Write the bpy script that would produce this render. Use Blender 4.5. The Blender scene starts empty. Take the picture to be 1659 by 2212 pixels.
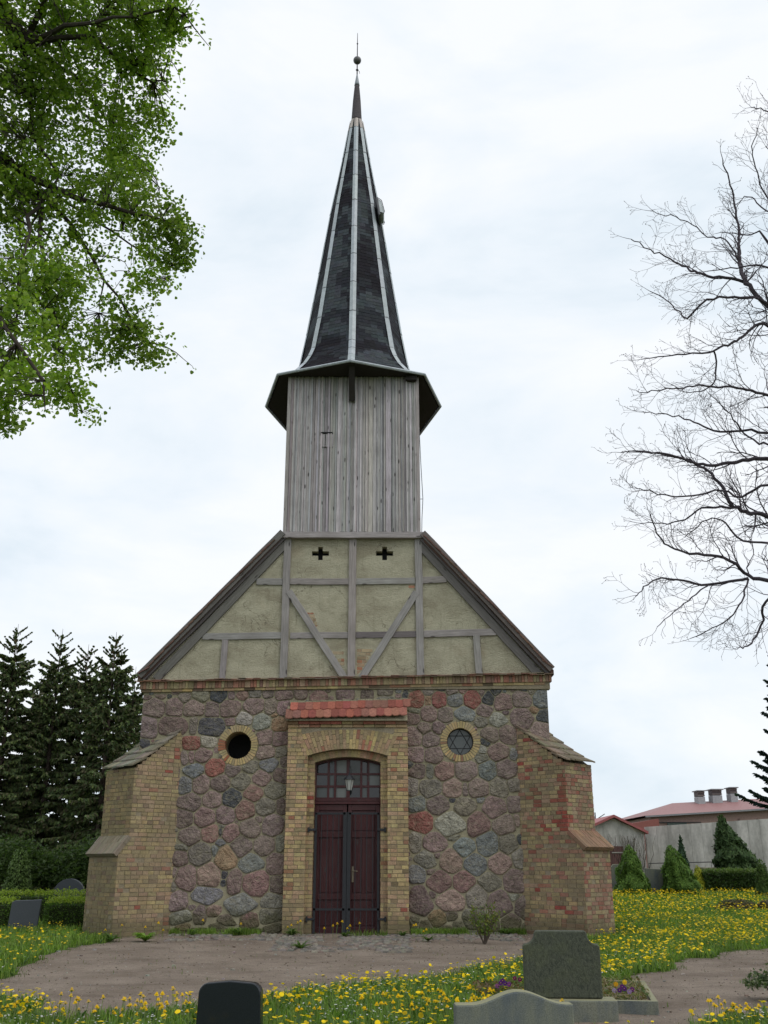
import bpy, bmesh, math, random
import numpy as np
from mathutils import Vector, Matrix, noise, geometry
from math import radians, sin, cos, pi, tan, atan2, sqrt, hypot
random.seed(11); np.random.seed(11)
S = bpy.context.scene; COL = S.collection

# ---------------------------------------------------------------- camera
FPX = 2141.0; PITCH = radians(19.6); CAM = Vector((0.85, -24.0, 1.6))
cd = bpy.data.cameras.new("camera"); cam = bpy.data.objects.new("camera", cd); COL.objects.link(cam)
cam.location = CAM; cam.rotation_euler = (radians(90) + PITCH, 0, 0)
cd.sensor_fit = 'VERTICAL'; cd.sensor_height = 24.0; cd.sensor_width = 18.0
cd.lens = 24.0 * FPX / 2212.0; cd.clip_start = 0.1; cd.clip_end = 3000
S.camera = cam
# ---------------------------------------------------------------- sky and sun (overcast)
SUN_EL = radians(52); SUN_AZ = radians(128)      # azimuth from +Y towards +X: in front of the church, to the right
w = bpy.data.worlds.new("World"); S.world = w; w.use_nodes = True
nt = w.node_tree; nt.nodes.clear()
def wn(t, **k):
    n = nt.nodes.new(t)
    for a, b in k.items(): setattr(n, a, b)
    return n
out = wn('ShaderNodeOutputWorld'); bg1 = wn('ShaderNodeBackground'); bg2 = wn('ShaderNodeBackground'); mixs = wn('ShaderNodeMixShader')
sky = wn('ShaderNodeTexSky', sky_type='NISHITA', sun_disc=False); sky.sun_elevation = SUN_EL; sky.sun_rotation = SUN_AZ
nt.links.new(sky.outputs[0], bg1.inputs[0]); bg1.inputs[1].default_value = 0.1
tc = wn('ShaderNodeTexCoord'); mp = wn('ShaderNodeMapping'); mp.inputs['Scale'].default_value = (1.0, 1.0, 2.6)
nz = wn('ShaderNodeTexNoise'); nz.inputs['Scale'].default_value = 2.3; nz.inputs['Detail'].default_value = 6; nz.inputs['Roughness'].default_value = 0.56; nz.inputs['Distortion'].default_value = 0.3
cr = wn('ShaderNodeValToRGB')
cr.color_ramp.elements[0].position = 0.36; cr.color_ramp.elements[0].color = (0.72, 0.815, 0.895, 1)
cr.color_ramp.elements[1].position = 0.60; cr.color_ramp.elements[1].color = (0.945, 0.97, 1.0, 1)
e = cr.color_ramp.elements.new(0.47); e.color = (0.84, 0.905, 0.965, 1)
nt.links.new(tc.outputs['Generated'], mp.inputs[0]); nt.links.new(mp.outputs[0], nz.inputs['Vector'])
nt.links.new(nz.outputs['Fac'], cr.inputs[0]); nt.links.new(cr.outputs[0], bg2.inputs[0]); bg2.inputs[1].default_value = 1.0
mixs.inputs[0].default_value = 0.94
nt.links.new(bg1.outputs[0], mixs.inputs[1]); nt.links.new(bg2.outputs[0], mixs.inputs[2]); nt.links.new(mixs.outputs[0], out.inputs[0])
sl = bpy.data.lights.new("sun", 'SUN'); sl.energy = 1.1; sl.angle = radians(38); sl.color = (1, 0.95, 0.88)
so = bpy.data.objects.new("sun", sl); COL.objects.link(so)
sd = Vector((sin(SUN_AZ) * cos(SUN_EL), cos(SUN_AZ) * cos(SUN_EL), sin(SUN_EL)))
so.rotation_euler = sd.to_track_quat('Z', 'Y').to_euler(); so.location = (0, 0, 60)
S.view_settings.view_transform = 'Standard'; S.view_settings.look = 'None'; S.view_settings.gamma = 1; S.view_settings.exposure = 0.1
S.render.engine = 'CYCLES'

# ---------------------------------------------------------------- measuring helpers (photo scaled to 1659 x 2212)
_c, _s = cos(PITCH), sin(PITCH)
def ray(u, v):
    a = (u - 829.5) / FPX; b = -(v - 1106) / FPX
    return Vector((a, _c - b * _s, _s + b * _c))
def onY(u, v, Y=0.0):
    d = ray(u, v); return CAM + d * ((Y - CAM.y) / d.y)
def onZ(u, v, Z=0.0):
    d = ray(u, v); return CAM + d * ((Z - CAM.z) / d.z)
def sstep(a, b, x):
    t = min(1, max(0, (x - a) / (b - a))); return t * t * (3 - 2 * t)
def gz(x, y):
    return 0.12 * sstep(-8, -1.5, y) + 0.06 * sstep(-1.5, 1, y) + 0.33 * sstep(2, 19, y) + 0.012 * noise.noise(Vector((x * .7, y * .7, 3)))

# ---------------------------------------------------------------- tags
def tag(o, label=None, cat=None, group=None, kind=None):
    if label: o['label'] = label
    if cat: o['category'] = cat
    if group: o['group'] = group
    if kind: o['kind'] = kind
    return o
def empty(name, loc=(0, 0, 0), rz=0, parent=None):
    o = bpy.data.objects.new(name, None); COL.objects.link(o); o.location = loc; o.rotation_euler = (0, 0, rz)
    o.empty_display_size = .2
    if parent: o.parent = parent
    return o
def copy_tree(o, parent=None):
    c = o.copy(); COL.objects.link(c); c.parent = parent
    for ch in list(o.children): copy_tree(ch, c)
    return c

# ---------------------------------------------------------------- mesh builder
class MB:
    def __init__(s): s.v = []; s.f = []; s.c = []; s.m = []; s.smooth = False
    def face(s, pts, col=(1, 1, 1), mi=0):
        i = len(s.v); s.v += [tuple(p) for p in pts]; s.f.append(tuple(range(i, i + len(pts)))); s.c.append(col); s.m.append(mi)
    def mesh(s, vs, fs, col=(1, 1, 1), mi=0):
        i = len(s.v); s.v += [tuple(p) for p in vs]
        for k, f in enumerate(fs):
            s.f.append(tuple(i + q for q in f)); s.c.append(col[k] if isinstance(col, list) else col); s.m.append(mi)
    def box(s, c, d, col=(1, 1, 1), mat=None, mi=0):
        x, y, z = d[0] / 2, d[1] / 2, d[2] / 2
        vs = [Vector((sx * x, sy * y, sz * z)) for sx in (-1, 1) for sy in (-1, 1) for sz in (-1, 1)]
        if mat is not None: vs = [mat @ q for q in vs]
        vs = [q + Vector(c) for q in vs]
        s.mesh(vs, [(0, 1, 3, 2), (4, 6, 7, 5), (0, 4, 5, 1), (2, 3, 7, 6), (0, 2, 6, 4), (1, 5, 7, 3)], col, mi)
    def prism(s, poly, axis, a, b, col=(1, 1, 1), mi=0):
        # poly of 2-D points; axis 'y': (x,z) extruded y a..b ; 'z': (x,y) extruded z ; 'x': (y,z)
        def P(p, t): return (p[0], t, p[1]) if axis == 'y' else ((p[0], p[1], t) if axis == 'z' else (t, p[0], p[1]))
        n = len(poly); vs = [P(p, a) for p in poly] + [P(p, b) for p in poly]
        fs = [tuple(range(n)), tuple(range(2 * n - 1, n - 1, -1))] + [(i, i + n, (i + 1) % n + n, (i + 1) % n) for i in range(n)]
        s.mesh(vs, fs, col, mi)
    def tube(s, pts, rad, n=6, col=(1, 1, 1), cap=True, mi=0):
        pts = [Vector(p) for p in pts]
        if not hasattr(rad, '__len__'): rad = [rad] * len(pts)
        rings = []; up = Vector((0, 0, 1)); prev = None
        for i, p in enumerate(pts):
            d = (pts[min(i + 1, len(pts) - 1)] - pts[max(i - 1, 0)])
            if d.length < 1e-9: d = Vector((0, 0, 1))
            d.normalize()
            a = prev - d * prev.dot(d) if prev is not None else d.cross(Vector((.3, .9, .1)) if abs(d.z) > .9 else up)
            if a.length < 1e-6: a = d.orthogonal()
            a.normalize(); prev = a; b = d.cross(a)
            rings.append([p + (a * cos(2 * pi * k / n) + b * sin(2 * pi * k / n)) * rad[i] for k in range(n)])
        vs = [q for r in rings for q in r]; fs = []
        for i in range(len(pts) - 1):
            for k in range(n):
                fs.append((i * n + k, i * n + (k + 1) % n, (i + 1) * n + (k + 1) % n, (i + 1) * n + k))
        if cap: fs += [tuple(range(n - 1, -1, -1)), tuple((len(pts) - 1) * n + k for k in range(n))]
        s.mesh(vs, fs, col, mi)
    def lathe(s, prof, n=16, c=(0, 0, 0), col=(1, 1, 1), mi=0):
        vs = []; fs = []
        for r, z in prof:
            for k in range(n): vs.append((c[0] + r * cos(2 * pi * k / n), c[1] + r * sin(2 * pi * k / n), c[2] + z))
        for i in range(len(prof) - 1):
            for k in range(n): fs.append((i * n + k, i * n + (k + 1) % n, (i + 1) * n + (k + 1) % n, (i + 1) * n + k))
        fs += [tuple(range(n - 1, -1, -1)), tuple((len(prof) - 1) * n + k for k in range(n))]
        s.mesh(vs, fs, col, mi)
    def build(s, name, mats, parent=None, smooth=False, bevel=0, loc=None, fix=False):
        me = bpy.data.meshes.new(name); me.from_pydata(s.v, [], s.f)
        if not isinstance(mats, (list, tuple)): mats = [mats]
        for m in mats: me.materials.append(m)
        ca = me.color_attributes.new("Col", 'FLOAT_COLOR', 'CORNER')
        cnt = np.array([len(f) for f in s.f]); cc = np.array([(*c[:3], 1.0) for c in s.c], dtype=np.float32)
        ca.data.foreach_set('color', np.repeat(cc, cnt, axis=0).ravel())
        me.polygons.foreach_set('material_index', np.array(s.m, dtype=np.int32))
        if smooth: me.polygons.foreach_set('use_smooth', np.ones(len(s.f), dtype=bool))
        me.update()
        if fix:
            b = bmesh.new(); b.from_mesh(me); bmesh.ops.remove_doubles(b, verts=b.verts, dist=1e-5); bmesh.ops.recalc_face_normals(b, faces=b.faces); b.to_mesh(me); b.free()
        o = bpy.data.objects.new(name, me); COL.objects.link(o)
        if loc: o.location = loc
        if parent: o.parent = parent
        if bevel:
            mod = o.modifiers.new("bevel", 'BEVEL'); mod.width = bevel; mod.segments = 2; mod.limit_method = 'ANGLE'
        return o

def np_mesh(name, V, Fq, colf, mats, parent=None, smooth=False, midx=None):
    """V (n,3); Fq (m,k) uniform polygons; colf (m,3)"""
    me = bpy.data.meshes.new(name); m, k = Fq.shape
    me.vertices.add(len(V)); me.vertices.foreach_set('co', V.astype(np.float32).ravel())
    me.loops.add(m * k); me.loops.foreach_set('vertex_index', Fq.astype(np.int32).ravel())
    me.polygons.add(m); me.polygons.foreach_set('loop_start', np.arange(0, m * k, k, dtype=np.int32))
    try: me.polygons.foreach_set('loop_total', np.full(m, k, dtype=np.int32))
    except Exception: pass
    if not isinstance(mats, (list, tuple)): mats = [mats]
    for q in mats: me.materials.append(q)
    if midx is not None: me.polygons.foreach_set('material_index', midx.astype(np.int32))
    if smooth: me.polygons.foreach_set('use_smooth', np.ones(m, dtype=bool))
    me.update(calc_edges=True)
    ca = me.color_attributes.new("Col", 'FLOAT_COLOR', 'CORNER')
    c4 = np.concatenate([colf, np.ones((m, 1))], 1).astype(np.float32)
    ca.data.foreach_set('color', np.repeat(c4, k, axis=0).ravel())
    me.validate()
    o = bpy.data.objects.new(name, me); COL.objects.link(o)
    if parent: o.parent = parent
    return o
def rotmats(n, tilt=None, yaw=None, roll=None):
    yaw = np.random.rand(n) * 2 * pi if yaw is None else yaw
    tilt = np.random.rand(n) * pi if tilt is None else tilt
    roll = np.random.rand(n) * 2 * pi if roll is None else roll
    cy, sy, ct, st, cr_, sr = np.cos(yaw), np.sin(yaw), np.cos(tilt), np.sin(tilt), np.cos(roll), np.sin(roll)
    Z = np.zeros(n); O = np.ones(n)
    Rz = np.stack([cy, -sy, Z, sy, cy, Z, Z, Z, O], 1).reshape(n, 3, 3)
    Rx = np.stack([O, Z, Z, Z, ct, -st, Z, st, ct], 1).reshape(n, 3, 3)
    Rr = np.stack([cr_, -sr, Z, sr, cr_, Z, Z, Z, O], 1).reshape(n, 3, 3)
    return Rz @ Rx @ Rr
def scatter(name, tv, tf, pos, R, sc, col, mats, parent=None, smooth=False):
    """instances of template (tv verts, tf faces all same length) baked into one mesh"""
    n = len(pos); tv = np.array(tv, float); tf = np.array(tf, int)
    if np.ndim(sc) == 1: sc = np.stack([sc] * 3, 1)
    V = np.einsum('nij,nkj->nki', R, tv[None] * sc[:, None, :]) + pos[:, None, :]
    Fq = (tf[None] + (np.arange(n) * len(tv))[:, None, None]).reshape(-1, tf.shape[1])
    C = np.repeat(col, len(tf), axis=0)
    return np_mesh(name, V.reshape(-1, 3), Fq, C, mats, parent, smooth)
# ---------------------------------------------------------------- materials
def mat(name, build, rough=.9, spec=.3):
    m = bpy.data.materials.new(name); m.use_nodes = True; t = m.node_tree
    b = t.nodes['Principled BSDF']; b.inputs['Roughness'].default_value = rough; b.inputs['Specular IOR Level'].default_value = spec
    build(t, b); return m
class N:
    def __init__(s, t): s.t = t
    def n(s, ty, ins=None, **k):
        q = s.t.nodes.new(ty)
        for a, b in k.items(): setattr(q, a, b)
        for a, b in (ins or {}).items():
            if isinstance(b, bpy.types.NodeSocket): s.t.links.new(b, q.inputs[a])
            else: q.inputs[a].default_value = b
        return q
    def pos(s, scale=(1, 1, 1), obj=False):
        c = s.n('ShaderNodeTexCoord'); src = c.outputs['Object']
        return s.n('ShaderNodeMapping', {0: src, 'Scale': scale}).outputs[0]
    def noise(s, vec, sc, det=4, ro=.55, dist=0):
        return s.n('ShaderNodeTexNoise', {'Vector': vec, 'Scale': sc, 'Detail': det, 'Roughness': ro, 'Distortion': dist}).outputs['Fac']
    def ramp(s, fac, pts):
        q = s.n('ShaderNodeValToRGB', {0: fac}); r = q.color_ramp
        while len(r.elements) < len(pts): r.elements.new(.5)
        for e, (p, c) in zip(r.elements, pts): e.position = p; e.color = (c, c, c, 1) if not hasattr(c, '__len__') else (*c, 1)
        return q.outputs[0]
    def mix(s, fac, a, b, mode='MIX'):
        q = s.n('ShaderNodeMix', data_type='RGBA', blend_type=mode)
        for i, x in ((0, fac), (6, a), (7, b)):
            if isinstance(x, bpy.types.NodeSocket): s.t.links.new(x, q.inputs[i])
            else: q.inputs[i].default_value = x if not hasattr(x, '__len__') else (*x[:3], 1)
        return q.outputs[2]
    def math(s, op, a, b=0.0):
        q = s.n('ShaderNodeMath', operation=op)
        for i, x in ((0, a), (1, b)):
            if isinstance(x, bpy.types.NodeSocket): s.t.links.new(x, q.inputs[i])
            else: q.inputs[i].default_value = x
        return q.outputs[0]
    def col(s): return s.n('ShaderNodeVertexColor', layer_name='Col').outputs[0]
    def bump(s, h, strength, dist, b):
        q = s.n('ShaderNodeBump', {'Height': h, 'Strength': strength, 'Distance': dist}); s.t.links.new(q.outputs[0], b.inputs['Normal'])
    def out(s, c, b): s.t.links.new(c, b.inputs['Base Color'])

def m_stone(t, b):
    n = N(t); v = n.pos(); f = n.noise(v, 9, 6, .65, .6); g = n.noise(v, 60, 3, .7); st = n.noise(n.pos((1, 1, 1.8)), 6, 6, .7, 1.8)
    c = n.mix(n.ramp(f, [(.3, .55), (.7, 1.35)]), (0, 0, 0), n.col(), 'MIX')
    c = n.mix(1.0, n.col(), n.ramp(f, [(.28, .62), (.5, 1.0), (.75, 1.35)]), 'MULTIPLY')
    c = n.mix(.55, c, n.ramp(g, [(.35, .55), (.65, 1.45)]), 'MULTIPLY')
    c = n.mix(n.ramp(st, [(.47, 0), (.66, .55)]), c, (.27, .245, .165))       # lichen and mortar wash
    fc = n.n('ShaderNodeTexVoronoi', {'Vector': n.n('ShaderNodeVectorMath', {0: v, 1: n.n('ShaderNodeTexNoise', {'Vector': v, 'Scale': 5.0}).outputs['Color']}, operation='ADD').outputs[0], 'Scale': 6.5}); c = n.mix(.35, c, n.ramp(n.n('ShaderNodeSeparateXYZ', {0: fc.outputs['Color']}).outputs[0], [(.0, .62), (1, 1.35)]), 'MULTIPLY')
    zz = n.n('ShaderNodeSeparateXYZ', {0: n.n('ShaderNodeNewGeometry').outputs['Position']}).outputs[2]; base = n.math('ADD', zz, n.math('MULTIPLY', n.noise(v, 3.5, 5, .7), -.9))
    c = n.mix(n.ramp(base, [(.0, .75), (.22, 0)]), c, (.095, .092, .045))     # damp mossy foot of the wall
    n.out(c, b); n.bump(n.math('ADD', n.math('ADD', n.math('MULTIPLY', f, 1.0), n.math('MULTIPLY', g, .3)), n.math('MULTIPLY', fc.outputs['Distance'], .6)), 1.0, .05, b)
def m_mortar(t, b):
    n = N(t); v = n.pos(); f = n.noise(v, 3.0, 5, .6); g = n.noise(v, 45, 4, .7)
    c = n.mix(n.ramp(f, [(.35, 0), (.65, 1)]), (.26, .23, .155), (.37, .335, .225))
    c = n.mix(.6, c, n.ramp(g, [(.3, .5), (.7, 1.3)]), 'MULTIPLY')
    n.out(c, b); n.bump(g, .8, .02, b)
def m_brick(t, b):
    n = N(t); v = n.pos(); f = n.noise(v, 1.6, 5, .6, .4); g = n.noise(v, 40, 4, .7); h = n.noise(v, 10, 3)
    c = n.mix(.6, n.col(), n.ramp(g, [(.3, .65), (.7, 1.35)]), 'MULTIPLY')
    c = n.mix(.6, c, n.ramp(h, [(.3, .75), (.7, 1.25)]), 'MULTIPLY')
    c = n.mix(n.ramp(n.noise(n.pos(), .7, 3, .6), [(.40, .42), (.62, .0)]), c, (.20, .165, .11))
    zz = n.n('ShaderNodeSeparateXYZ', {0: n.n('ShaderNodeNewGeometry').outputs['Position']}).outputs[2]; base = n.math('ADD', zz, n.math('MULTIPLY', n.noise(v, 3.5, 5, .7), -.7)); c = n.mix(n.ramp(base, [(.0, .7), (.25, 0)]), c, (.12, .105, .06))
    c = n.mix(n.ramp(f, [(.5, 0), (.72, .4)]), c, (.19, .165, .08))          # moss and soot patches
    n.out(c, b); n.bump(g, .6, .012, b)
def m_bmortar(t, b):
    n = N(t); v = n.pos(); g = n.noise(v, 30, 4, .7); f = n.noise(v, 1.6, 5, .6, .4)
    c = n.mix(n.ramp(f, [(.4, 0), (.65, 1)]), (.30, .25, .18), (.19, .165, .105))
    c = n.mix(.6, c, n.ramp(g, [(.3, .6), (.7, 1.3)]), 'MULTIPLY'); n.out(c, b); n.bump(g, .6, .015, b)
def m_plaster(t, b):
    n = N(t); v = n.pos(); g = n.noise(v, 28, 5, .7, 1.2); d = n.noise(n.pos((1, 1, 1.6)), 1.1, 5, .65, .5); k = n.noise(n.pos((.8, 1, 2)), 14, 4, .65, 1.5); br = n.noise(v, .8, 2, .5)
    c = n.mix(n.ramp(d, [(.36, 0), (.6, 1)]), (.37, .335, .24), (.53, .50, .37))
    c = n.mix(n.ramp(br, [(.6, 0), (.72, .35)]), c, (.36, .24, .15))
    ck = n.n('ShaderNodeTexVoronoi', {'Vector': n.n('ShaderNodeVectorMath', {0: n.pos(), 1: n.n('ShaderNodeTexNoise', {'Vector': v, 'Scale': 2.5, 'Detail': 4.0}).outputs['Color']}, operation='ADD').outputs[0], 'Scale': .9}, feature='DISTANCE_TO_EDGE').outputs[0]
    c = n.mix(n.math('MULTIPLY', n.ramp(ck, [(.0, .8), (.012, 0)]), n.ramp(n.noise(v, .9, 2), [(.48, 0), (.58, 1)])), c, (.15, .13, .09))
    run = n.noise(n.pos((3.2, 1, .35)), 2.2, 5, .7); c = n.mix(n.ramp(run, [(.55, 0), (.74, .5)]), c, (.24, .215, .145))
    c = n.mix(n.ramp(k, [(.60, 0), (.72, .6)]), c, (.27, .235, .155))
    c = n.mix(.5, c, n.ramp(g, [(.3, .72), (.7, 1.15)]), 'MULTIPLY'); n.out(c, b); n.bump(n.math('ADD', g, n.math('MULTIPLY', k, 1.3)), 1.0, .03, b)
def wood(axis, tint=(1, 1, 1)):
    sc = {'x': (1.3, 22, 22), 'z': (22, 22, 1.3)}[axis]; ks = {'x': (2.2, 7, 7), 'z': (7, 7, 2.2)}[axis]
    def f(t, b):
        n = N(t); v = n.pos(sc); g = n.noise(v, 1.6, 6, .7, .35); l = n.noise(n.pos(), 1.3, 4, .6)
        vo = n.n('ShaderNodeTexVoronoi', {'Vector': n.n('ShaderNodeMapping', {0: n.pos(ks), 'Scale': (1, 1, 1)}).outputs[0], 'Scale': 1.0, 'Randomness': 1.0}).outputs['Distance']
        c = n.mix(.85, n.col(), n.ramp(g, [(.25, .45), (.5, .95), (.75, 1.45)]), 'MULTIPLY')
        c = n.mix(n.ramp(l, [(.4, 0), (.7, .35)]), c, (.18 * tint[0], .16 * tint[1], .15 * tint[2]))
        c = n.mix(n.ramp(vo, [(.09, .85), (.17, 0)]), c, (.05, .042, .04))
        n.out(c, b); n.bump(g, .7, .012, b)
    return f
def m_col(scale=30, amt=.5, bumpd=.01, bs=.5, rgh=.9):
    def f(t, b):
        n = N(t); g = n.noise(n.pos(), scale, 5, .65); c = n.mix(amt, n.col(), n.ramp(g, [(.28, .45), (.72, 1.5)]), 'MULTIPLY')
        n.out(c, b); n.bump(g, bs, bumpd, b)
    return f
def plain(c, scale=20, amt=.4, bumpd=.005):
    def f(t, b):
        n = N(t); g = n.noise(n.pos(), scale, 5, .65); q = n.mix(amt, c, n.ramp(g, [(.28, .5), (.72, 1.45)]), 'MULTIPLY'); n.out(q, b)
        if bumpd: n.bump(g, .5, bumpd, b)
    return f
def m_leaf(tr):
    def f(t, b):
        n = N(t); c = n.col(); n.out(c, b)
        if tr:
            tl = n.n('ShaderNodeBsdfTranslucent', {'Color': n.mix(1.0, c, (1.25, 1.5, .7), 'MULTIPLY')})
            mx = n.n('ShaderNodeMixShader', {0: tr, 1: b.outputs[0], 2: tl.outputs[0]})
            t.links.new(mx.outputs[0], t.nodes['Material Output'].inputs[0])
    return f
def m_dirt(t, b):
    n = N(t); v = n.pos(); f = n.noise(v, .9, 5, .6); g = n.noise(v, 55, 5, .75); h = n.noise(v, 7, 4, .65)
    c = n.mix(n.ramp(f, [(.35, 0), (.65, 1)]), (.20, .16, .128), (.28, .23, .188))
    dm = n.noise(n.pos((.5, 1.1, 1)), 1.1, 6, .7, .6); c = n.mix(n.ramp(dm, [(.5, 0), (.68, .6)]), c, (.13, .10, .082))
    c = n.mix(n.ramp(h, [(.56, 0), (.72, .55)]), c, (.11, .105, .06))
    c = n.mix(.8, c, n.ramp(g, [(.3, .5), (.5, 1), (.72, 1.6)]), 'MULTIPLY'); n.out(c, b); n.bump(n.math('ADD', g, h), .9, .03, b)
def m_lawn(t, b):
    n = N(t); v = n.pos(); f = n.noise(v, 2.2, 5, .7); g = n.noise(v, 30, 4, .7)
    c = n.mix(n.ramp(f, [(.3, 0), (.7, 1)]), (.05, .085, .02), (.085, .12, .03))
    c = n.mix(n.ramp(g, [(.55, 0), (.75, .5)]), c, (.10, .08, .05)); n.out(c, b); n.bump(g, .9, .04, b)
def m_concrete(t, b):
    n = N(t); v = n.pos(); f = n.noise(n.pos((.9, .9, .25)), 1.2, 5, .65); g = n.noise(v, 8, 5, .7)
    c = n.mix(n.ramp(f, [(.42, 0), (.62, 1)]), (.33, .32, .295), (.60, .575, .54))
    c = n.mix(.4, c, n.ramp(g, [(.3, .7), (.7, 1.25)]), 'MULTIPLY'); n.out(c, b)
def m_sidewall(t, b):
    n = N(t); v = n.pos(); vo = n.n('ShaderNodeTexVoronoi', {'Vector': v, 'Scale': 2.0}); ed = n.n('ShaderNodeTexVoronoi', {'Vector': v, 'Scale': 2.0}, feature='DISTANCE_TO_EDGE').outputs[0]
    g = n.noise(v, 25, 4, .7); c = n.mix(n.ramp(n.noise(v, .9), [(.4, 0), (.6, 1)]), (.22, .155, .15), (.2, .2, .17))
    c = n.mix(.5, c, vo.outputs['Color'], 'MULTIPLY'); c = n.mix(n.ramp(ed, [(.03, 1), (.06, 0)]), c, (.36, .32, .2)); c = n.mix(.5, c, n.ramp(g, [(.3, .5), (.7, 1.4)]), 'MULTIPLY')
    n.out(c, b); n.bump(ed, .8, .1, b)
def m_tomb_rough(t, b):
    n = N(t); v = n.pos(); g = n.noise(n.pos((1, 1, .6)), 38, 5, .75, .8); f = n.noise(v, 4, 4, .6)
    c = n.mix(n.ramp(g, [(.35, 0), (.7, 1)]), (.028, .034, .024), (.10, .11, .075))
    c = n.mix(n.ramp(f, [(.5, 0), (.75, .45)]), c, (.10, .115, .05)); n.out(c, b); n.bump(g, 1.0, .012, b)
def m_tomb_grey(t, b):
    n = N(t); v = n.pos(); g = n.noise(v, 90, 3, .8); f = n.noise(n.pos((1, 1, .35)), 5, 5, .6, .5); geo = n.n('ShaderNodeNewGeometry')
    c = n.mix(n.ramp(f, [(.35, 0), (.65, 1)]), (.10, .115, .12), (.17, .175, .135))
    c = n.mix(.7, c, n.ramp(g, [(.3, .45), (.7, 1.6)]), 'MULTIPLY')
    up = n.n('ShaderNodeSeparateXYZ', {0: geo.outputs['Normal']}).outputs[2]
    c = n.mix(n.ramp(up, [(.45, 0), (.8, .75)]), c, (.27, .26, .15)); n.out(c, b); n.bump(g, .3, .004, b)
M = {
 'stone': mat('fieldstone', m_stone, .88), 'mortar': mat('wall_mortar', m_mortar), 'brick': mat('brick', m_brick), 'bmortar': mat('brick_mortar', m_bmortar),
 'plaster': mat('plaster', m_plaster), 'woodx': mat('timber_grain', wood('x'), .85), 'woodz': mat('board_grain', wood('z'), .85),
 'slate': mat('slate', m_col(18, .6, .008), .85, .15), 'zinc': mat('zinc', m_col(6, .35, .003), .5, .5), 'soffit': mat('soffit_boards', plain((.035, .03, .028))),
 'rtile': mat('clay_tile', m_col(22, .6, .006), .85), 'mtile': mat('mossy_tile', m_col(25, .7, .01), .95), 'roof': mat('nave_roof_tile', m_col(25, .6, .01), .9),
 'doorwood': mat('door_wood', wood('z', (.5, .3, .3)), .45, .4), 'iron': mat('iron', plain((.018, .02, .024)), .5, .4), 'hole': mat('dark_interior', plain((.01, .01, .011))),
 'brass': mat('door_brass', plain((.20, .16, .10)), .35, .6), 'dirt': mat('path_dirt', m_dirt, .98, .1), 'lawn': mat('lawn_soil', m_lawn, .98, .1),
 'cobble': mat('cobble', m_col(25, .6, .01), .9), 'leaf': mat('leaf', m_leaf(.42), .55, .35), 'needle': mat('needle', m_leaf(.15), .7, .25), 'grass': mat('grass_blade', m_leaf(.35), .6, .3),
 'petal': mat('petal', m_leaf(.25), .7, .2), 'bark': mat('bark', m_col(18, .7, .02), .95, .15), 'twig': mat('twig_bark', m_col(10, .4, .004), .9, .2),
 'concrete': mat('concrete', m_concrete, .95), 'side': mat('side_fieldstone', m_sidewall), 'tombr': mat('rough_granite', m_tomb_rough, .75, .4), 'tombg': mat('grey_granite', m_tomb_grey, .8, .3),
 'tombk': mat('polished_black_granite', plain((.014, .017, .022), 120, .6, 0), .16, .5), 'tombkd': mat('dark_granite', plain((.05, .058, .068), 90, .6, .002), .6, .4), 'sheet': mat('painted_sheet', m_col(8, .35, .004), .6, .4), 'paint': mat('painted_surface', m_col(12, .35, .004), .7, .3),
}
def m_glass(c, r=.08):
    def f(t, b):
        n = N(t); g = n.noise(n.pos(), 3, 2); n.bump(g, .25, .02, b); b.inputs['Base Color'].default_value = (*c, 1)
    return mat('window_glass', f, r, .6)
M['glassd'] = m_glass((.012, .013, .015)); M['glassg'] = m_glass((.075, .085, .085), .3); M['glassw'] = m_glass((.36, .37, .35), .3); M['glassb'] = m_glass((.028, .03, .026), .2); M['glassm'] = m_glass((.16, .17, .165), .5)
# ================================================================ church
church = tag(empty('village_church'), 'fieldstone village church with half-timbered gable, grey boarded tower and slate spire', 'church')
rnd = random.Random(5)
def jit(c, a=.12, r=rnd):
    k = 1 + r.uniform(-a, a); return tuple(max(0, x * k * (1 + r.uniform(-a, a) * .35)) for x in c)
YL = [(.345, .275, .15), (.37, .285, .15), (.32, .25, .145), (.335, .245, .155), (.34, .24, .16), (.28, .22, .13)]
YB = [(.43, .335, .17), (.47, .36, .17), (.39, .29, .155), (.42, .27, .17), (.44, .29, .18), (.30, .225, .13)]
PAL_L = [(c, 8) for c in YL] + [((.31, .16, .11), 1.8), ((.29, .07, .055), .6), ((.22, .16, .11), 2.5)]
PAL_P = [(c, 8) for c in YB] + [((.31, .14, .085), 2.5), ((.27, .07, .05), .35), ((.19, .14, .08), 1.5)]
PAL_R = [(c, 9) for c in [(.35, .275, .15), (.385, .29, .15), (.30, .235, .135), (.335, .225, .15), (.26, .205, .12)]] + [((.33, .155, .11), 9), ((.29, .075, .058), 5), ((.21, .16, .10), 8)]
PAL_RE = [(c, 4) for c in YL] + [((.31, .15, .115), 13), ((.29, .085, .065), 7), ((.22, .15, .105), 6)]
def pick(pal, r):
    t = r.uniform(0, sum(wt for _, wt in pal))
    for c, wt in pal:
        t -= wt
        if t <= 0: return c
    return pal[-1][0]
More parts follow.
